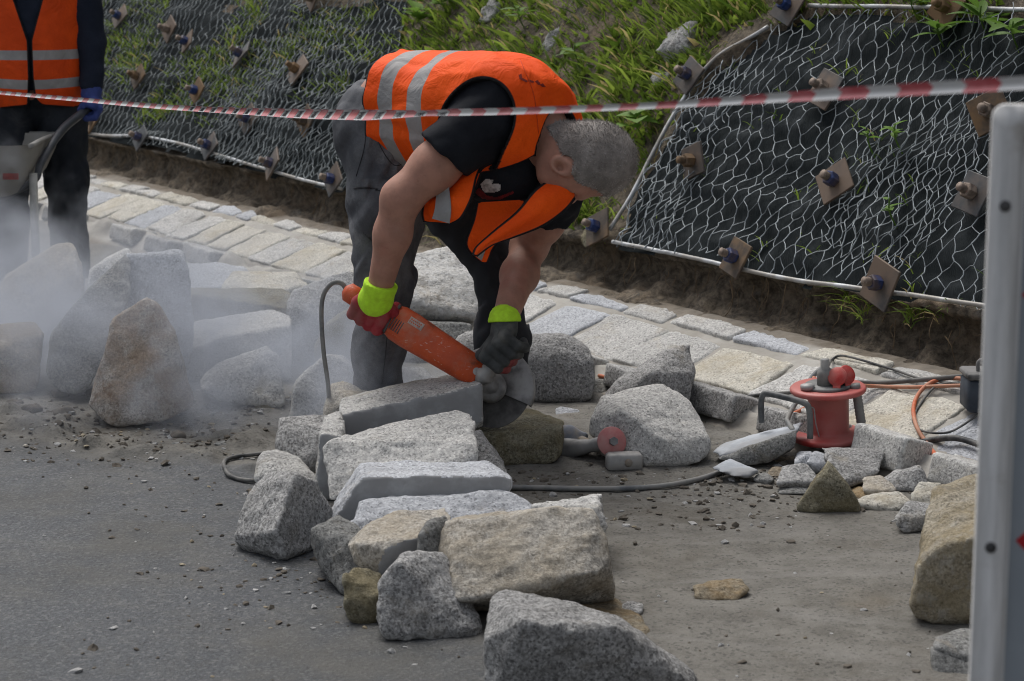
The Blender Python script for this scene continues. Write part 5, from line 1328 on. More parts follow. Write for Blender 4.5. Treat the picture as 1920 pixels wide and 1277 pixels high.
# gloves
red_g = plain('red_glove', (.36, .022, .035), .75, .25, 30, .3, dirt=(.25, .10, .09), dirt_amt=.3); lime = plain('lime_cuff', (.48, .80, .035), .8, .12, 60, .3)
gry_g = plain('grey_glove', (.058, .062, .063), .75, .35, 25, .3, dirt=(.17, .165, .15), dirt_amt=.4)
hc = P(699, 584, 5.958); e1 = nrm(gw*.86-gb*.25); e1 = nrm(e1-ga*(e1 @ ga)); e2 = nrm(-gb-e1*(-gb @ e1)); e2 = nrm(e2-ga*(e2 @ ga))
chR = fist(hc, ga*1.0, e1, e2, wrR, .023, 1.22)
lo, hi = chains_box(chR)
V, F = surface(lambda p: d_chains(p, chR)-.001*fbm(p, 60, 2), lo, hi, .0034); gl = build('glove', V, F, red_g, man)
def f_cuffR(p):
    a, b = wrR+(elR-wrR)*.055, wrR+(hc-wrR)*.45+gw*.014
    d = d_rc(p, a, b, .043, .050); d = np.minimum(d, d_rc(p, a, a+(elR-wrR)*.03, .0475, .0475))
    return np.maximum(d-.002*fbm(p, 50, 2), (p-a-(elR-wrR)*.03) @ nrm(elR-wrR))
V, F = surface(f_cuffR, np.minimum(wrR, hc)-.09, np.maximum(wrR, hc)+.09, .004); build('cuff', V, F, lime, gl)
lc = P(948, 655, 5.845); f1 = nrm(-FW*.85-gb*.0+iv(-.25, .25, .2)); f1 = nrm(f1-sa_*(f1 @ sa_)); f2 = iv(.7, -.7, 0); f2 = nrm(f2-sa_*(f2 @ sa_)-f1*(f2 @ f1))
chL = fist(lc, -sa_, f1, f2, wrL, .020, 1.24)
lo, hi = chains_box(chL)
V, F = surface(lambda p: d_chains(p, chL)-.001*fbm(p, 60, 2), lo, hi, .0034)
# fingertips and the edge of the palm are red
q = V-lc; redm = ((q @ f2 > .017) & (q @ f1 < .030) & (q @ (-sa_) > -.01))
fr = redm[F].sum(1) >= 3
gl2 = build('glove', V, F, [gry_g, red_g], man, midx=fr.astype(int))
def f_cuffL(p):
    a, b = wrL+(elL-wrL)*.02, wrL+(lc-wrL)*.07
    return np.maximum(d_rc(p, a, b, .045, .047)-.002*fbm(p, 50, 2), np.maximum((p-a-(elL-wrL)*.005) @ nrm(elL-wrL), (p-b) @ nrm(lc-wrL)))
V, F = surface(f_cuffL, wrL-.1, wrL+.1, .004); build('cuff', V, F, lime, gl2)

# ---- the second worker, standing far left
Y2 = 8.9; px2 = 68
ppm2 = FPX/(Y2*math.cos(PIT)+.2)
W0 = P(px2, 200, Y2); bx, by = W0[0], Y2
man2 = thing('person', 'worker in orange vest and dark trousers standing behind the wheelbarrow', 'person', (bx, by, 0))
man2['group'] = 'road workers'; man['group'] = 'road workers'
f2d = nrm(A3(.18, -.98, 0)); l2d = A3(-f2d[1], f2d[0], 0)      # facing; his left is to the right in the picture
def W2(l, f, z): return A3(bx, by, 0)+l2d*l+f2d*f+A3(0, 0, z)
ax2 = np.array([l2d, f2d, A3(0, 0, 1)])
z0 = .0
def t2(p):
    d = d_ell(p, W2(0, .01, 1.22), ax2, A3(.195, .135, .26)); d = smin(d, d_ell(p, W2(0, .03, .98), ax2, A3(.175, .135, .24)), .08)
    return smin(d, d_rc(p, W2(-.14, 0, 1.38), W2(.14, 0, 1.38), .075, .075), .06)
SH2 = W2(.205, .0, 1.38); EL2 = P(171, 80, Y2-.03); WR2 = P(172, 168, Y2-.10); HD2 = P(166, 200, Y2-.14)
SH3 = W2(-.205, 0, 1.38); EL3 = W2(-.27, .02, 1.10); WR3 = W2(-.26, .14, .86); HD3 = W2(-.26, .18, .78)
def a2(p): return smin(d_chain(p, [SH2, EL2, WR2], [.062, .050, .040], .03), d_chain(p, [SH3, EL3, WR3], [.062, .050, .040], .03), .01)
def leg2(p, g=0.0):
    d = smin(d_chain(p, [W2(.09, 0, .86), W2(.11, .04, .47), W2(.12, 0, .07)], [.115+g, .082+g, .07+g], .05), d_chain(p, [W2(-.09, 0, .86), W2(-.12, .06, .47), W2(-.13, 0, .07)], [.115+g, .082+g, .07+g], .05), .02)
    return smin(d, d_ell(p, W2(0, 0, .90), ax2, A3(.17, .13, .15)), .05)
hd2 = W2(0, .03, 1.63)
def head2(p):
    d = d_ell(p, hd2+A3(0, 0, .03), ax2, A3(.077, .098, .10)); d = smin(d, d_ell(p, hd2+f2d*.03-A3(0, 0, .05), ax2, A3(.06, .07, .075)), .03)
    d = smin(d, d_rc(p, hd2+f2d*.098+A3(0, 0, .0), hd2+f2d*.112-A3(0, 0, .03), .010, .014), .012)
    for s in (1, -1):
        d = smax(d, -d_ell(p, hd2+f2d*.098+A3(0, 0, .012)+l2d*.031*s, ax2, A3(.017, .012, .011)), .012)
        d = smin(d, d_ell(p, hd2+l2d*.078*s-f2d*.0, ax2, A3(.012, .02, .032)), .005)
    d = smin(d, d_rc(p, hd2+f2d*.093-A3(0, 0, .065)+l2d*.02, hd2+f2d*.093-A3(0, 0, .065)-l2d*.02, .008, .008), .012)
    return smin(d, d_rc(p, hd2-A3(0, 0, .08), W2(0, 0, 1.40), .058, .068), .03)
def body2(p): return smin(smin(head2(p), t2(p)+.02, .03), smin(a2(p)+.008, leg2(p, -.02), .02), .02)
V, F = surface(body2, W2(0, 0, 0)-A3(.45, .4, -.02), W2(0, 0, 0)+A3(.5, .4, 1.82), .014); build('body', V, F, skin, man2)
V, F = surface(lambda p: np.maximum(head2(p)-.006-.002*fbm(p, 90, 2), np.maximum(hd2[2]+.055-.3*((p-hd2) @ -f2d)-p[:, 2], -9)), hd2-.16, hd2+.17, .009); build('hair', V, F, hair_m.m, man2)
def sweat(p):
    d = smin(t2(p)-.004, a2(p)-.006, .04)-.008*fbm(p*A3(1, 1, 2.2), 11, 3)
    return np.maximum(np.maximum(d, .84-p[:, 2]), p[:, 2]-1.47)
V, F = surface(sweat, W2(0, 0, .7)-A3(.5, .45, 0), W2(0, 0, 1.5)+A3(.5, .4, .05), .010); build('sweater', V, F, sweater_m, man2)
V, F = surface(lambda p: np.maximum(leg2(p)-fold(p, W2(.1, 0, .9), W2(.1, 0, 0), .014), np.maximum(p[:, 2]-.99, .05-p[:, 2])), W2(0, 0, 0)-A3(.4, .35, 0), W2(0, 0, 1)+A3(.4, .35, 0), .011); build('trousers', V, F, trouser2_m, man2)
HEM = float(P(px2, 199, Y2-.14)[2]); NK = P(62, 82, Y2-.15)
def clip2(p):
    q = p-A3(bx, by, 0); l, f, z = q @ l2d, q @ f2d, p[:, 2]
    hemz = HEM-.018+.02*np.cos(l*9)-.0*l + .03*np.exp(-(l/.02)**2)
    c = hemz-z
    vn = np.where(f > 0, np.minimum(.0+(z-NK[2])*.30, .10)-np.abs(l+.01), -.2)
    slit = np.where((f > 0) & (z < NK[2]+.02), .004+.010*np.clip((HEM+.12-z)/.12, 0, 1)-np.abs(l+.01), -.2)
    arm = -cyl(p, SH2-A3(0, 0, .05), l2d, A3(0, 0, 1), .16, .11); arm = np.where(l > .12, arm, -.2)
    arm3 = -cyl(p, SH3-A3(0, 0, .05), l2d, A3(0, 0, 1), .16, .11); arm3 = np.where(l < -.12, arm3, -.2)
    return np.maximum(np.maximum(np.maximum(c, vn), np.maximum(slit, arm)), np.maximum(arm3, z-1.47))
def vest2(p):
    d = smin(t2(p)-.022, d_ell(p, W2(0, .02, .86), ax2, A3(.195, .155, .22)), .06)-.008*fbm(p*A3(1, 1, .6), 8, 2)
    return smax(d, clip2(p), .003)
V, F = surface(vest2, W2(0, 0, .6)-A3(.35, .35, 0), W2(0, 0, 1.5)+A3(.35, .35, 0), .0075)
zb = lambda py: float(P(px2, py, Y2-.15)[2])
ql = (V-A3(bx, by, 0)) @ l2d
v2 = build('vest', V, F, vest_mat('orange_vest_dirty', ((zb(112), zb(94)), (zb(167), zb(149))), (.80, .085, .008), (.62, .06, .006), .65), man2, attrs={'u': V[:, 2]-.05*np.clip(np.abs(ql)-.05, 0, .2)*(V[:, 2] < zb(130)), 'edge': -clip2(V)})
blue_g = plain('blue_glove', (.035, .055, .20), .7, .3, 30, .3)
for wr_, hd_, o in ((WR2, HD2, 1), (WR3, HD3, -1)):
    ch = fist(hd_, nrm(f2d*.9+A3(0, 0, -.45))*1.0, l2d*o, A3(0, 0, -1), wr_, .017, 1.08); lo, hi = chains_box(ch)
    V, F = surface(lambda p: np.minimum(d_chains(p, ch), d_rc(p, wr_, wr_+(hd_-wr_)*.3, .043, .04)), lo, hi, .006); build('glove', V, F, blue_g, man2)
for s in (1, -1):
    hh = W2(.12*s, 0, 0)
    V, F = surface(lambda p: np.maximum(smin(d_rc(p, hh+A3(0, 0, .12), hh+A3(0, 0, .05), .052, .05), d_ell(p, hh+f2d*.09+A3(0, 0, .045), ax2, A3(.05, .135, .05)), .03), .003-p[:, 2]), hh-A3(.2, .3, .02), hh+A3(.2, .2, .2), .014); build('boot', V, F, boot_m, man2)
# ---------------------------------------------------------------- tools, cables, reel, tape, panel, wheelbarrow
def ground_z(p):
    s, t = st_of(p)
    return bedz1(p)+.018*(.24 < t < .6) if t > -.10 else roadz(p[0], p[1])
def onto(px, py, lift):
    r = ray(px, py); k = 3.5/r[1]; st = .03/r[1]
    for _ in range(400):
        p = CAM+r*k
        if p[2] <= ground_z(p)+lift: break
        k += st
    for _ in range(8):
        st *= .5; p = CAM+r*k
        k += -st if p[2] <= ground_z(p)+lift else st
    return CAM+r*k
def cable(pts, r, m, label, cat='cable', group='cables on the ground', per=8, jit=.004):
    """pts: (px, py) lies on the ground, (px, py, Y) hangs at depth Y"""
    q = [onto(p[0], p[1], r) if len(p) == 2 else P(*p) for p in pts]
    c = catmull(q, per); c = c+jit*np.stack([fbm(c, 9, 2), fbm(c, 9, 2, 5.), fbm(c, 9, 2, 9.)*.3], -1)
    c0 = c.mean(0)
    return tag(build('cable', *tube(c, r, 8), m, origin=c0), label, cat, group)
cab_g = plain('grey_cable', (.14, .15, .16), .6, .25, 40, .1, dirt=(.25, .245, .23), dirt_amt=.5)
cab_k = plain('black_cable', (.028, .03, .033), .6, .3, 40, .1, dirt=(.16, .155, .145), dirt_amt=.4)
cab_o = plain('orange_cable', (.55, .105, .03), .6, .2, 40, .1, dirt=(.42, .24, .16), dirt_amt=.4)
cable([(651, 546, 5.985), (640, 531, 5.99), (622, 532, 5.99), (606, 556, 6.0), (603, 600, 6.0), (607, 660, 6.0), (615, 720, 6.02), (618, 770, 6.06), (622, 800, 6.0)], .0068, cab_g, 'grey grinder cable arching out of the rear handle of the large grinder', jit=.001)
cable([(540, 846), (495, 850), (440, 857), (421, 868), (424, 884), (440, 896), (478, 902), (520, 900)], .0062, cab_k, 'dark cable loop lying on the asphalt left of the heap')
cable([(940, 913), (960, 914), (1040, 916), (1130, 917), (1210, 914), (1275, 906), (1340, 889), (1400, 866), (1450, 842), (1480, 822), (1489, 812, 5.90), (1480, 796, 5.96), (1476, 785, 6.0), (1490, 760, 6.12), (1512, 722, 6.2), (1530, 698, 6.24), (1545, 690, 6.26), (1556, 696, 6.27), (1562, 712, 6.27)], .0075, cab_g, 'long grey cable running from the heap over the slate to the reel')
cable([(1285, 745), (1330, 749), (1380, 746), (1425, 741), (1470, 737), (1510, 733)], .0065, cab_k, 'black cable between the pointed boulder and the reel')
cable([(1580, 716, 6.4), (1630, 718), (1680, 716), (1740, 711), (1800, 706), (1900, 700)], .008, cab_k, 'thick black cable running right from the top of the reel')
cable([(1549, 692, 6.3), (1560, 676), (1578, 667), (1620, 676), (1680, 695), (1720, 708), (1770, 716), (1830, 722)], .004, cab_k, 'thin dark cable curving above the reel along the paving')
cable([(1600, 722, 6.4), (1640, 724), (1700, 726), (1760, 724), (1830, 722), (1900, 722)], .006, cab_o, 'orange cable running right from the reel')
cable([(1900, 712), (1830, 712), (1780, 709), (1745, 718), (1722, 740), (1713, 768), (1720, 800), (1740, 836), (1762, 862), (1772, 878), (1768, 890)], .0065, cab_o, 'orange cable bending down over the paving and ending in the mortar')
cable([(1122, 704), (1140, 708), (1168, 716), (1190, 724)], .006, cab_o, 'short orange cable end behind the pointed boulder')
cable([(1450, 792), (1480, 779), (1505, 767), (1520, 758)], .006, cab_o, 'orange cable coming out under the reel stand')
cable([(1526, 708, 6.17), (1522, 725, 6.14), (1524, 760, 6.12), (1532, 795, 6.1), (1545, 830, 6.1)], .006, cab_o, 'orange cable hanging down the front of the reel')
cable([(1650, 848), (1690, 840), (1730, 828), (1770, 822), (1800, 823), (1850, 838), (1900, 850)], .009, cab_k, 'thick black cable lying on the lower paving stones right of the reel')
cable([(1800, 716), (1760, 722), (1735, 745), (1716, 775), (1713, 790), (1730, 808), (1770, 812), (1800, 800), (1850, 765)], .0035, cab_k, 'thin black cable looping under the orange bend')
# cable reel
redp = plain('red_reel_plastic', (.52, .022, .022), .45, .18, 14, .05, dirt=(.42, .16, .14), dirt_amt=.4)
redl = plain('red_socket_lid', (.55, .03, .026), .55, .2, 30, .1, dirt=(.40, .16, .14), dirt_amt=.35)
tubm = plain('dark_grey_tube', (.065, .07, .075), .5, .2, 30, .1, dirt=(.2, .2, .195), dirt_amt=.3)
rc0 = onto(1556, 822, .0); rb = A3(rc0[0], rc0[1]+.02, rc0[2]-.004)
rax = nrm(A3(-.05, -.05, 1))
reel = thing('cable_reel', 'red plastic cable reel with two sockets standing in the gutter', 'cable reel', tuple(rb))
RR, RH = .108, .150
def rp(x, y, z): return rb+RT*x+np.cross(rax, RT)*y+rax*z
V, F = lathe([(.0, .0), (RR*.96, .0), (RR, .004), (RR, .012), (RR*.96, .016), (.062, .018), (.058, .026), (.058, RH-.03), (.064, RH-.022), (.064, RH-.014), (RR*.97, RH-.012), (RR, RH-.008), (RR, RH-.001), (RR*.95, RH+.004), (.07, RH+.002), (.0, RH+.002)], rb, rax, 48); build('drum', V, F, redp, reel)
V, F = lathe([(.0, .008), (.066, .008), (.068, .004), (.068, .0), (.0, .0)], rp(0, 0, RH+.002), rax, 32); build('hub_plate', V, F, tubm, reel)
V, F = lathe([(.0, .0), (.024, .0), (.024, .035), (.020, .046), (.013, .05), (.013, .075), (.0, .075)], rp(-.008, -.005, RH+.008), rax, 16); build('plug', V, F, cab_g, reel)
for x, y, tl in ((.022, -.034, -.35), (.052, -.012, .45)):
    n = nrm(-FW*.9+UP*.25+RT*tl); c = rp(x, y, RH+.040)
    V, F = lathe([(.0, .004), (.026, .004), (.028, .0), (.026, -.004), (.0, -.004)], c, n, 24); lid = build('socket_lid', V, F, redl, reel)
    dn_ = nrm(-UP-n*(-UP @ n)); build('lid_tab', *box(c+dn_*.030, np.cross(n, dn_)*.011, dn_*.010, n*.003, .002), redl, lid)
    V, F = lathe([(.0, .0), (.022, .0), (.022, .02), (.0, .02)], c-n*.026, n, 16); build('socket', V, F, tubm, reel)
V, F = lathe([(.0, .0), (.02, .0), (.02, .012), (.0, .014)], rp(-.062, -.03, RH+.003), rax, 12); build('knob', V, F, gal, reel)
yb = rb[1]
fr = [P(1428, 792, yb-.06), P(1427, 760, yb-.06), P(1430, 742, yb-.06), P(1440, 738, yb-.065), P(1480, 747, yb-.10), P(1506, 755, yb-.12), P(1516, 764, yb-.125), P(1519, 790, yb-.125), P(1519, 822, yb-.125)]
build('stand', *tube(catmull(fr, 6), .0088, 10), tubm, reel)
g0, g1_ = P(1604, 722, yb-.04), P(1616, 800, yb-.03)
gv = nrm(g1_-g0); gl_ = np.linalg.norm(g1_-g0); 
prof_ = [(.0, -.004), (.013, -.003), (.014, .004)]+[(.0125+.0016*(k % 2), .01+k*.0052) for k in range(int((gl_-.02)/.0052))]+[(.009, gl_), (.0, gl_)]
build('grip', *lathe(prof_, g0, gv, 14), cab_g, reel); build('grip_foot', *tube([g1_, g1_+gv*.025], [.010, .008], 10), tubm, reel)
build('wire_clip', *tube(catmull([rp(-.035, -.058, .02), rp(-.044, -.060, .06), rp(-.048, -.058, .10), rp(-.055, -.054, .105), rp(-.058, -.05, .09)], 6), .0018, 6), gal, reel)
# small tool case half hidden by the panel
bc = onto(1835, 765, .0)+A3(.03, .0, .045)
case = thing('tool_box', 'dark blue grey tool box partly behind the traffic panel', 'tool box', tuple(bc))
cm = plain('blue_grey_plastic', (.04, .05, .065), .6, .2, 30, .1)
build('box_body', *box(bc, RT*.075, A3(0, .06, 0), A3(0, 0, .048), .008), cm, case); build('box_lid', *box(bc+A3(0, 0, .058), RT*.078, A3(0, .063, 0), A3(0, 0, .010), .006), gbl, case)
build('handle', *tube(catmull([bc+A3(-.04, -.02, .066), bc+A3(-.035, -.02, .10), bc+A3(.035, -.02, .10), bc+A3(.04, -.02, .066)], 5), .006, 8), gbl, case)
# second, smaller grinder with a pink flange
pc_ = P(1147, 828, 5.86); sgn = nrm(-FW*.94+UP*.12+RT*.22); sgb = P(1095, 838, 5.95)
sg2 = thing('small_grinder', 'small grinder with a pink disc lying against the faceted boulder', 'grinder', tuple(pc_))
pink = plain('pink_disc', (.50, .115, .12), .7, .15, 30, .1, dirt=(.46, .27, .25), dirt_amt=.5)
V, F = lathe([(.0, .003), (.041, .003), (.042, .0), (.041, -.003), (.0, -.003)], pc_, sgn, 40); dk = build('disc', V, F, pink, sg2)
V, F = lathe([(.0, .014), (.0125, .014), (.0125, .003), (.0, .003)], pc_+RT*.003, sgn, 6); build('nut', V, F, gal, dk, smooth=False)
V, F = lathe([(.0, .0), (.020, .0), (.024, .012), (.024, .04), (.0, .044)], pc_-sgn*.05, sgn, 18); build('gear_head', V, F, gal, sg2)
def f_sg(p): return smin(d_rc(p, pc_-sgn*.03, sgb, .024, .016), d_rc(p, sgb, P(1062, 842, 6.0), .020, .032), .012)-.001*fbm(p, 40, 2)
V, F = surface(f_sg, np.minimum(pc_, P(1062, 842, 6.0))-.08, np.maximum(pc_, P(1062, 842, 6.0))+.08, .006); build('tool_body', V, F, gal, sg2)
# dusty grey work glove lying by the small grinder
gc0 = G(1068, 852)+A3(0, .03, 0)
def f_rag(p):
    d = d_ell(p, gc0+A3(-.005, .02, .035), np.eye(3), A3(.038, .03, .040)); d = smin(d, d_rc(p, gc0+A3(.0, 0, .012), gc0+A3(.035, -.01, .018), .016, .012), .02); d = smin(d, d_rc(p, gc0+A3(0, .02, .04), gc0+A3(.045, .01, .045), .014, .010), .015)
    d = smin(d, d_rc(p, gc0+A3(-.02, 0, .012), gc0+A3(.03, -.025, .010), .014, .010), .012)
    return np.maximum(d-.005*fbm(p, 26, 3), .002-p[:, 2])
V, F = surface(f_rag, gc0-.09, gc0+.1, .005); tag(build('work_glove', V, F, plain('dusty_blue_cloth', (.27, .29, .33), .9, .25, 30, .5, dirt=(.40, .27, .08), dirt_amt=.12), origin=gc0), 'crumpled dusty grey blue glove between the flat block and the small grinder', 'glove')
# club hammer
hc0 = G(1171, 886)+A3(0, .035, .024); ang = math.radians(8); hx, hy = A3(math.cos(ang), math.sin(ang), 0), A3(-math.sin(ang), math.cos(ang), 0)
ham = thing('club_hammer', 'dusty club hammer with wooden handle lying under the small grinder', 'hammer', tuple(hc0))
steelh = plain('dusty_hammer_steel', (.28, .275, .27), .65, .2, 40, .3, metal=.2, dirt=(.40, .39, .37), dirt_amt=.6); wood = plain('worn_wood', (.24, .17, .10), .8, .3, 40, .3, dirt=(.3, .28, .25), dirt_amt=.6)
build('hammer_head', *box(hc0, hx*.049, hy*.024, A3(0, 0, .0235), .006), steelh, ham)
h1 = P(1090, 843, hc0[1]+.20); h1[2] = .035
build('handle', *tube([hc0-hy*.028+hx*.012, hc0-hy*.022+hx*.010, hc0, hc0*.5+h1*.5, h1], [.008, .013, .013, .012, .0145], 10), wood, ham)
# barrier tape: a folded ribbon, red and white blocks with lettering
tp = [(-60, 168, 8.55), (0, 173, 8.25), (150, 186, 7.35), (330, 201, 6.35), (550, 211, 5.15), (700, 214, 4.52), (860, 212, 4.02), (1000, 208, 3.68), (1200, 199, 3.28), (1400, 188, 2.98), (1600, 177, 2.72), (1780, 167, 2.54), (1960, 157, 2.38), (2150, 146, 2.22)]
tc = catmull([P(*a) for a in tp], 24); seg = np.concatenate([[0], np.cumsum(np.linalg.norm(np.diff(tc, axis=0), axis=1))])
pxv = np.repeat([a[0] for a in tp[:-1]], 24)+np.tile(np.arange(24)/24, len(tp)-1)*np.repeat(np.diff([a[0] for a in tp]), 24); pxv = np.append(pxv, tp[-1][0])
hA = np.interp(pxv, [-60, 150, 400, 560, 700, 800, 880, 1000, 1250, 1600, 2150], [.011, .012, .013, .019, .020, .007, .008, .008, .0080, .0085, .0085])   # upright width of the lower fold
hB = np.interp(pxv, [-60, 400, 700, 860, 1250, 1600, 2150], [.002, .002, .002, .005, .0015, .006, .007])
tn = np.gradient(tc, axis=0); tn /= np.linalg.norm(tn, axis=1)[:, None]
sd_ = np.cross(tn, A3(0, 0, 1)); sd_ /= np.linalg.norm(sd_, axis=1)[:, None]
sd_ = np.where((sd_ @ A3(0, -1, 0))[:, None] < 0, -sd_, sd_)       # towards the camera
bot = tc-A3(0, 0, 1)*hA[:, None]*.62+sd_*(hA*.8)[:, None]; crease = tc+A3(0, 0, 1)*hA[:, None]*.38; top = crease+A3(0, 0, 1)*hB[:, None]+sd_*(.006+hB*.35)[:, None]
V = np.concatenate([bot, crease, top, bot-sd_*.0006, crease-sd_*.0006, top-sd_*.0006]); n = len(tc)
F = []
for a, b in ((0, 1), (1, 2), (4, 3), (5, 4)): 
    i = np.arange(n-1); F.append(np.stack([a*n+i, a*n+i+1, b*n+i+1, b*n+i], -1))
tm = NT('barrier_tape'); uu = tm.attr('u')
st_ = tm.math('FRACT', tm.math('MULTIPLY', uu, 1/.130)); msk = tm.mr(st_, .5, .505, 0, 1, False)
tm.set('Base Color', tm.mix(msk, tm.mix(tm.mr(tm.noise(30), .3, .7), (.50, .075, .09), (.60, .14, .16)), (.62, .62, .62))).set('Roughness', .22); tm.b.inputs['Specular IOR Level'].default_value = .5
tm.bump(tm.noise(25, 2), .15, .004)
tape = build('barrier_tape', V, np.vstack(F), tm.m, attrs={'u': np.tile(seg, 6)})
tag(tape, 'red and white barrier tape stretched across the whole picture in front of both workers', 'barrier tape')
ink2 = plain('tape_ink', (.03, .03, .035), .6, .2, 50, 0)
# upside-down lettering printed on the white blocks
GL = {'Z': [((0, 1), (1, 1)), ((1, 1), (0, 0)), ((0, 0), (1, 0))], 'U': [((0, 1), (0, 0)), ((0, 0), (1, 0)), ((1, 0), (1, 1))], 'T': [((0, 1), (1, 1)), ((.5, 1), (.5, 0))],
      'R': [((0, 0), (0, 1)), ((0, 1), (1, 1)), ((1, 1), (1, .5)), ((1, .5), (0, .5)), ((.4, .5), (1, 0))], 'I': [((.5, 0), (.5, 1))]}
def on_tape(u, w):
    k = np.clip(np.searchsorted(seg, u)-1, 0, n-2); f = (u-seg[k])/(seg[k+1]-seg[k]); b = bot[k]*(1-f)+bot[k+1]*f; c = crease[k]*(1-f)+crease[k+1]*f
    return b*(1-w)+c*w+sd_[k]*.0012+A3(0, 0, .0006)
Va, Vb = [], []
for blk in range(int(seg[-1]/.130)):
    u0 = blk*.130+.065
    k = np.searchsorted(seg, u0+.03)
    if k >= n or not 360 < pxv[k] < 860: continue
    for c, ch in enumerate('ZUTRITT'):
        for (x0, y0), (x1, y1) in GL[ch]:
            f = lambda x, y: on_tape(u0+.060-(.005+c*.0074+x*.0050), .12+.70*(1-y))
            Va.append(f(x0, y0)); Vb.append(f(x1, y1))
if Va: build('lettering', *segs_tubes(Va, Vb, .00048, 4), ink2, tape)
# traffic panel close to the camera on the right
YT = 2.45
pt0 = P(1862, 196, YT); pb0 = P(1809, 1277, YT-.0)
panel = thing('traffic_panel', 'grey framed traffic panel with red chevrons standing at the right edge close to the camera', 'traffic panel', (pt0[0]+.13, YT, 0))
alu = plain('dull_aluminium', (.76, .76, .76), .5, .12, 5, .1, metal=.1, dirt=(.45, .44, .42), dirt_amt=.45)
_t = NT('scratched_aluminium'); _st = _t.noise(1.0, 5, .7, co=_t.scaled((60, 60, 3.5))); _sp = _t.noise(7, 6, .75)
_c = _t.mix(_t.mr(_st, .35, .7), (.50, .50, .495), (.74, .735, .73)); _c = _t.mix(_t.mr(_sp, .52, .68, 0, .6), _c, (.36, .33, .29)); _t.set('Base Color', _c).set('Roughness', .5); _t.bump(_st, .15, .002); alu = _t.m
yaw = math.radians(-8); wx, wy = A3(math.cos(yaw), math.sin(yaw), 0), A3(-math.sin(yaw), math.cos(yaw), 0)
pz1, pz0 = pt0[2], .12; x0 = pt0[0]; ww = .27
def PW(x, d, z): return A3(x0, YT, 0)+wx*x+wy*d+A3(0, 0, z)
def roundrect(w, z0_, z1_, r, n=6):
    pts = []
    for cx, cz, a0 in ((w-r, z1_-r, 0), (r, z1_-r, 90), (r, z0_+r, 180), (w-r, z0_+r, 270)):
        for k in range(n+1): a = math.radians(a0+90*k/n); pts.append((cx+r*math.cos(a), cz+r*math.sin(a)))
    return np.array(pts)
def ring(o, i, d0, d1):
    m = len(o); V = np.array([PW(x, d0, z) for x, z in o]+[PW(x, d0, z) for x, z in i]+[PW(x, d1, z) for x, z in o]+[PW(x, d1, z) for x, z in i])
    k = np.arange(m); k2 = (k+1) % m
    return V, [np.vstack([np.stack([k, k2, m+k2, m+k], -1), np.stack([2*m+k2, 2*m+k, 3*m+k, 3*m+k2], -1), np.stack([k2, k, 2*m+k, 2*m+k2], -1), np.stack([m+k, m+k2, 3*m+k2, 3*m+k], -1)])]
o1 = roundrect(ww, pz0, pz1, .016); o2 = o1*1; o2 = roundrect(ww-.068, pz0+.034, pz1-.034, .006)+np.array([.034, 0])*1
o2[:, 1] = np.clip(o2[:, 1], pz0+.034, pz1-.034)
build('frame', *ring(o1, o2, -.012, .018), alu, panel)
o3 = roundrect(ww-.078, pz0+.039, pz1-.039, .004)+np.array([.039, 0]); build('inner_rim', *ring(o2, o3, -.004, .010), alu, panel)
whp = plain('panel_sheet', (.28, .31, .34), .45, .06, 6, 0)
build('sheet', *box(PW(ww/2, .006, (pz0+pz1)/2), wx*(ww/2-.038), wy*.003, A3(0, 0, (pz1-pz0)/2-.038), .0), whp, panel, smooth=False)
rdp = plain('panel_red', (.40, .014, .02), .45, .1, 8, 0)
def zz(py): return float(P(1900, py, YT)[2])
for py, hgt, xa in ((552, .062, .041), (1012, .052, .046)):      # red chevrons pointing left
    z = zz(py); a = [(xa, z), (xa+hgt*1.3, z+hgt*1.3), (xa+.16, z+hgt*1.3), (xa+.16-.02, z), (xa+.16, z-hgt*1.3), (xa+hgt*1.3, z-hgt*1.3)]
    a = [(min(x, ww-.05), y) for x, y in a]
    V = np.array([PW(x, .0024, y) for x, y in a]+[PW(x, .0034, y) for x, y in a]); m = len(a)
    f4 = np.array([(k, (k+1) % m, m+(k+1) % m, m+k) for k in range(m)]); f3 = np.array([(0, k, k+1) for k in range(1, m-1)])
    build('chevron', V, [f3, f4], rdp, panel, smooth=False)
for xx in (.05, ww-.05): build('post', *tube([PW(xx, .03, -.0), PW(xx, .03, pz1-.05)], .015, 10), alu, panel)
for zq in (.3, .75, 1.15): build('screw', *lathe([(.0, -.003), (.006, -.003), (.007, .001), (.0, .001)], PW(.017, -.0125, zq), wy, 10), gbl, panel)
build('foot', *box(PW(ww/2, .03, .05), wx*.22, wy*.16, A3(0, 0, .05), .02), plain('black_rubber', (.025, .025, .026), .8, .3, 20, .3), panel)
# wheelbarrow in front of the standing worker
Yb = 8.35
wbt = thing('wheelbarrow', 'wheelbarrow with a pale dusty tray cut by the left edge', 'wheelbarrow', tuple(P(-60, 330, Yb)*A3(1, 1, 0)))
tray = plain('dusty_tray', (.33, .325, .31), .8, .2, 12, .3, dirt=(.22, .21, .19), dirt_amt=.5)
rimL, rimR = P(-230, 268, Yb), P(72, 268, Yb)
tcn = A3((rimL[0]+rimR[0])/2, Yb+.15, rimR[2]); hw = (rimR[0]-rimL[0])/2; rings = []
for s_, z, ins in ((1.02, .004, 0), (1.0, .0, 0), (.97, -.05, 0), (.86, -.13, 0), (.70, -.195, 0), (.60, -.21, 0), (.60, -.20, .012), (.69, -.185, .012), (.85, -.125, .012), (.955, -.05, .012), (.985, .0, .012)):
    r_ = []
    for (cx, cy, a0) in ((1, 1, 0), (-1, 1, 90), (-1, -1, 180), (1, -1, 270)):
        for k in range(7):
            a = math.radians(a0+15*k); rr = .085
            r_.append(tcn+A3(cx*(hw*s_-ins-rr)+rr*math.cos(a), cy*(.30*s_-ins-rr)+rr*math.sin(a), z))
    rings.append(r_)
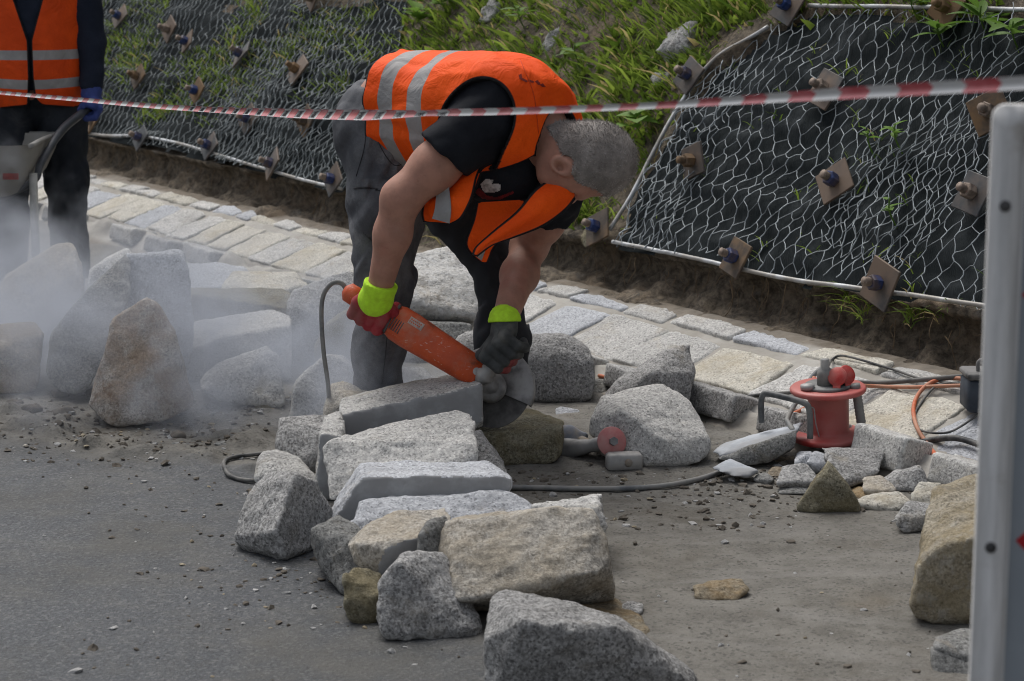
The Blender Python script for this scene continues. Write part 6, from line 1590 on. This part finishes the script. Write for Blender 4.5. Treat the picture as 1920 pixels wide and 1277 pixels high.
V = np.vstack(rings+[[tcn-A3(0, 0, .21)], [tcn-A3(0, 0, .20)]]); m_ = 28; i, j = np.meshgrid(np.arange(len(rings)-1), np.arange(m_), indexing='ij'); j2 = (j+1) % m_
F4 = np.stack([i*m_+j, i*m_+j2, (i+1)*m_+j2, (i+1)*m_+j], -1).reshape(-1, 4)[:, ::-1]
F4 = np.array([f for f in F4 if not (5*m_ <= f.min() < 6*m_)])
k = np.arange(m_); F3 = np.vstack([np.stack([5*m_+(k+1) % m_, 5*m_+k, k*0+11*m_], -1), np.stack([6*m_+k, 6*m_+(k+1) % m_, k*0+11*m_+1], -1)])
build('tray', V, [F3, F4], tray, wbt)
build('rim', *tube(catmull([A3(rimR[0], Yb-.14, rimR[2]), A3(rimR[0]-.01, Yb+.15, rimR[2]), A3(rimR[0], Yb+.44, rimR[2])], 6), .011, 8), tray, wbt)
htube = plain('black_handle_tube', (.06, .065, .075), .45, .2, 20, .1)
for o in (0, .46):
    p_ = [P(166, 203, Y2-.14), P(120, 240, Y2-.30), P(92, 280, Y2-.42), P(75, 310, Y2-.5), P(55, 345, Y2-.52), P(-60, 390, Y2-.5), P(-200, 400, Y2-.5)]
    if o: p_ = [a+A3(-.36, .05, -.02)-A3(0, 0, 0) for a in p_]
    build('handle', *tube(catmull(p_, 6), [.017]*9+[.015]*28, 10), htube, wbt)
lg0 = P(62, 325, Yb); 
build('leg', *tube([lg0, A3(lg0[0]-.005, Yb, .01)], .017, 8), plain('worn_white_tube', (.50, .49, .45), .6, .25, 20, .2), wbt)
lg1 = lg0+A3(-.3, .42, 0); build('leg', *tube([lg1, A3(lg1[0], lg1[1], .01)], .017, 8), htube, wbt)
wc = A3(rimL[0]-.12, Yb+.15, .19); V, F = lathe([(.10, -.03), (.16, -.045), (.185, -.03), (.19, 0), (.185, .03), (.16, .045), (.10, .03), (.10, -.03)], wc, A3(0, 1, 0), 32); build('wheel', V, F, gbl, wbt)
V, F = lathe([(.0, -.02), (.10, -.02), (.10, .02), (.0, .02)], wc, A3(0, 1, 0), 24); build('rim', V, F, tray, wbt)
build('sticker', *box(P(20, 331, Yb-.155), RT*.03, UP*.012, FW*.001), plain('red_sticker', (.5, .08, .07), .5, .2, 40, 0), wbt)

# ---------------------------------------------------------------- stone dust in the air
def dust():
    o = None
    lo, hi = A3(-3.2, 5.6, .006), A3(.02, 8.6, 1.02)
    V, F = box((lo+hi)/2, A3((hi[0]-lo[0])/2, 0, 0), A3(0, (hi[1]-lo[1])/2, 0), A3(0, 0, (hi[2]-lo[2])/2), .02)
    m = bpy.data.materials.new('stone_dust'); m.use_nodes = True; nt = m.node_tree; N, L = nt.nodes, nt.links; N.clear()
    out = N.new('ShaderNodeOutputMaterial'); pv = N.new('ShaderNodeVolumePrincipled'); L.new(pv.outputs[0], out.inputs['Volume'])
    pv.inputs['Color'].default_value = (.66, .70, .78, 1); pv.inputs['Anisotropy'].default_value = .1
    tc_ = N.new('ShaderNodeTexCoord')
    def mt(op, a, b=None):
        n = N.new('ShaderNodeMath'); n.operation = op
        for k, x in enumerate((a, b)):
            if x is None: continue
            if hasattr(x, 'is_linked'): L.new(x, n.inputs[k])
            else: n.inputs[k].default_value = x
        return n.outputs[0]
    nz = N.new('ShaderNodeTexNoise'); nz.inputs['Scale'].default_value = 3.0; nz.inputs['Detail'].default_value = 4; nz.inputs['Roughness'].default_value = .6; nz.inputs['Distortion'].default_value = .5
    L.new(tc_.outputs['Object'], nz.inputs['Vector'])
    tot = None
    for c, r, dens in DUST:
        sb = N.new('ShaderNodeVectorMath'); sb.operation = 'SUBTRACT'; L.new(tc_.outputs['Object'], sb.inputs[0]); sb.inputs[1].default_value = tuple(c)
        dv = N.new('ShaderNodeVectorMath'); dv.operation = 'DIVIDE'; L.new(sb.outputs[0], dv.inputs[0]); dv.inputs[1].default_value = r
        ln = N.new('ShaderNodeVectorMath'); ln.operation = 'LENGTH'; L.new(dv.outputs[0], ln.inputs[0])
        q = mt('MULTIPLY', mt('MAXIMUM', mt('SUBTRACT', 1.0, mt('ADD', ln.outputs['Value'], mt('MULTIPLY', mt('SUBTRACT', nz.outputs[0], .5), 3.4))), 0.0), dens)
        tot = q if tot is None else mt('ADD', tot, q)
    L.new(tot, pv.inputs['Density'])
    build('dust_cloud', V, F, m, kind='stuff', smooth=False)
DUST = [(P(-10, 620, 7.3), (.75, .8, .40), 3.0), (P(230, 620, 6.6), (.6, .5, .32), 2.2), (P(430, 690, 6.45), (.5, .35, .22), 3.2), (P(600, 690, 6.3), (.34, .27, .22), 6.0), (P(690, 740, 6.15), (.2, .2, .10), 3.5)]
dust()
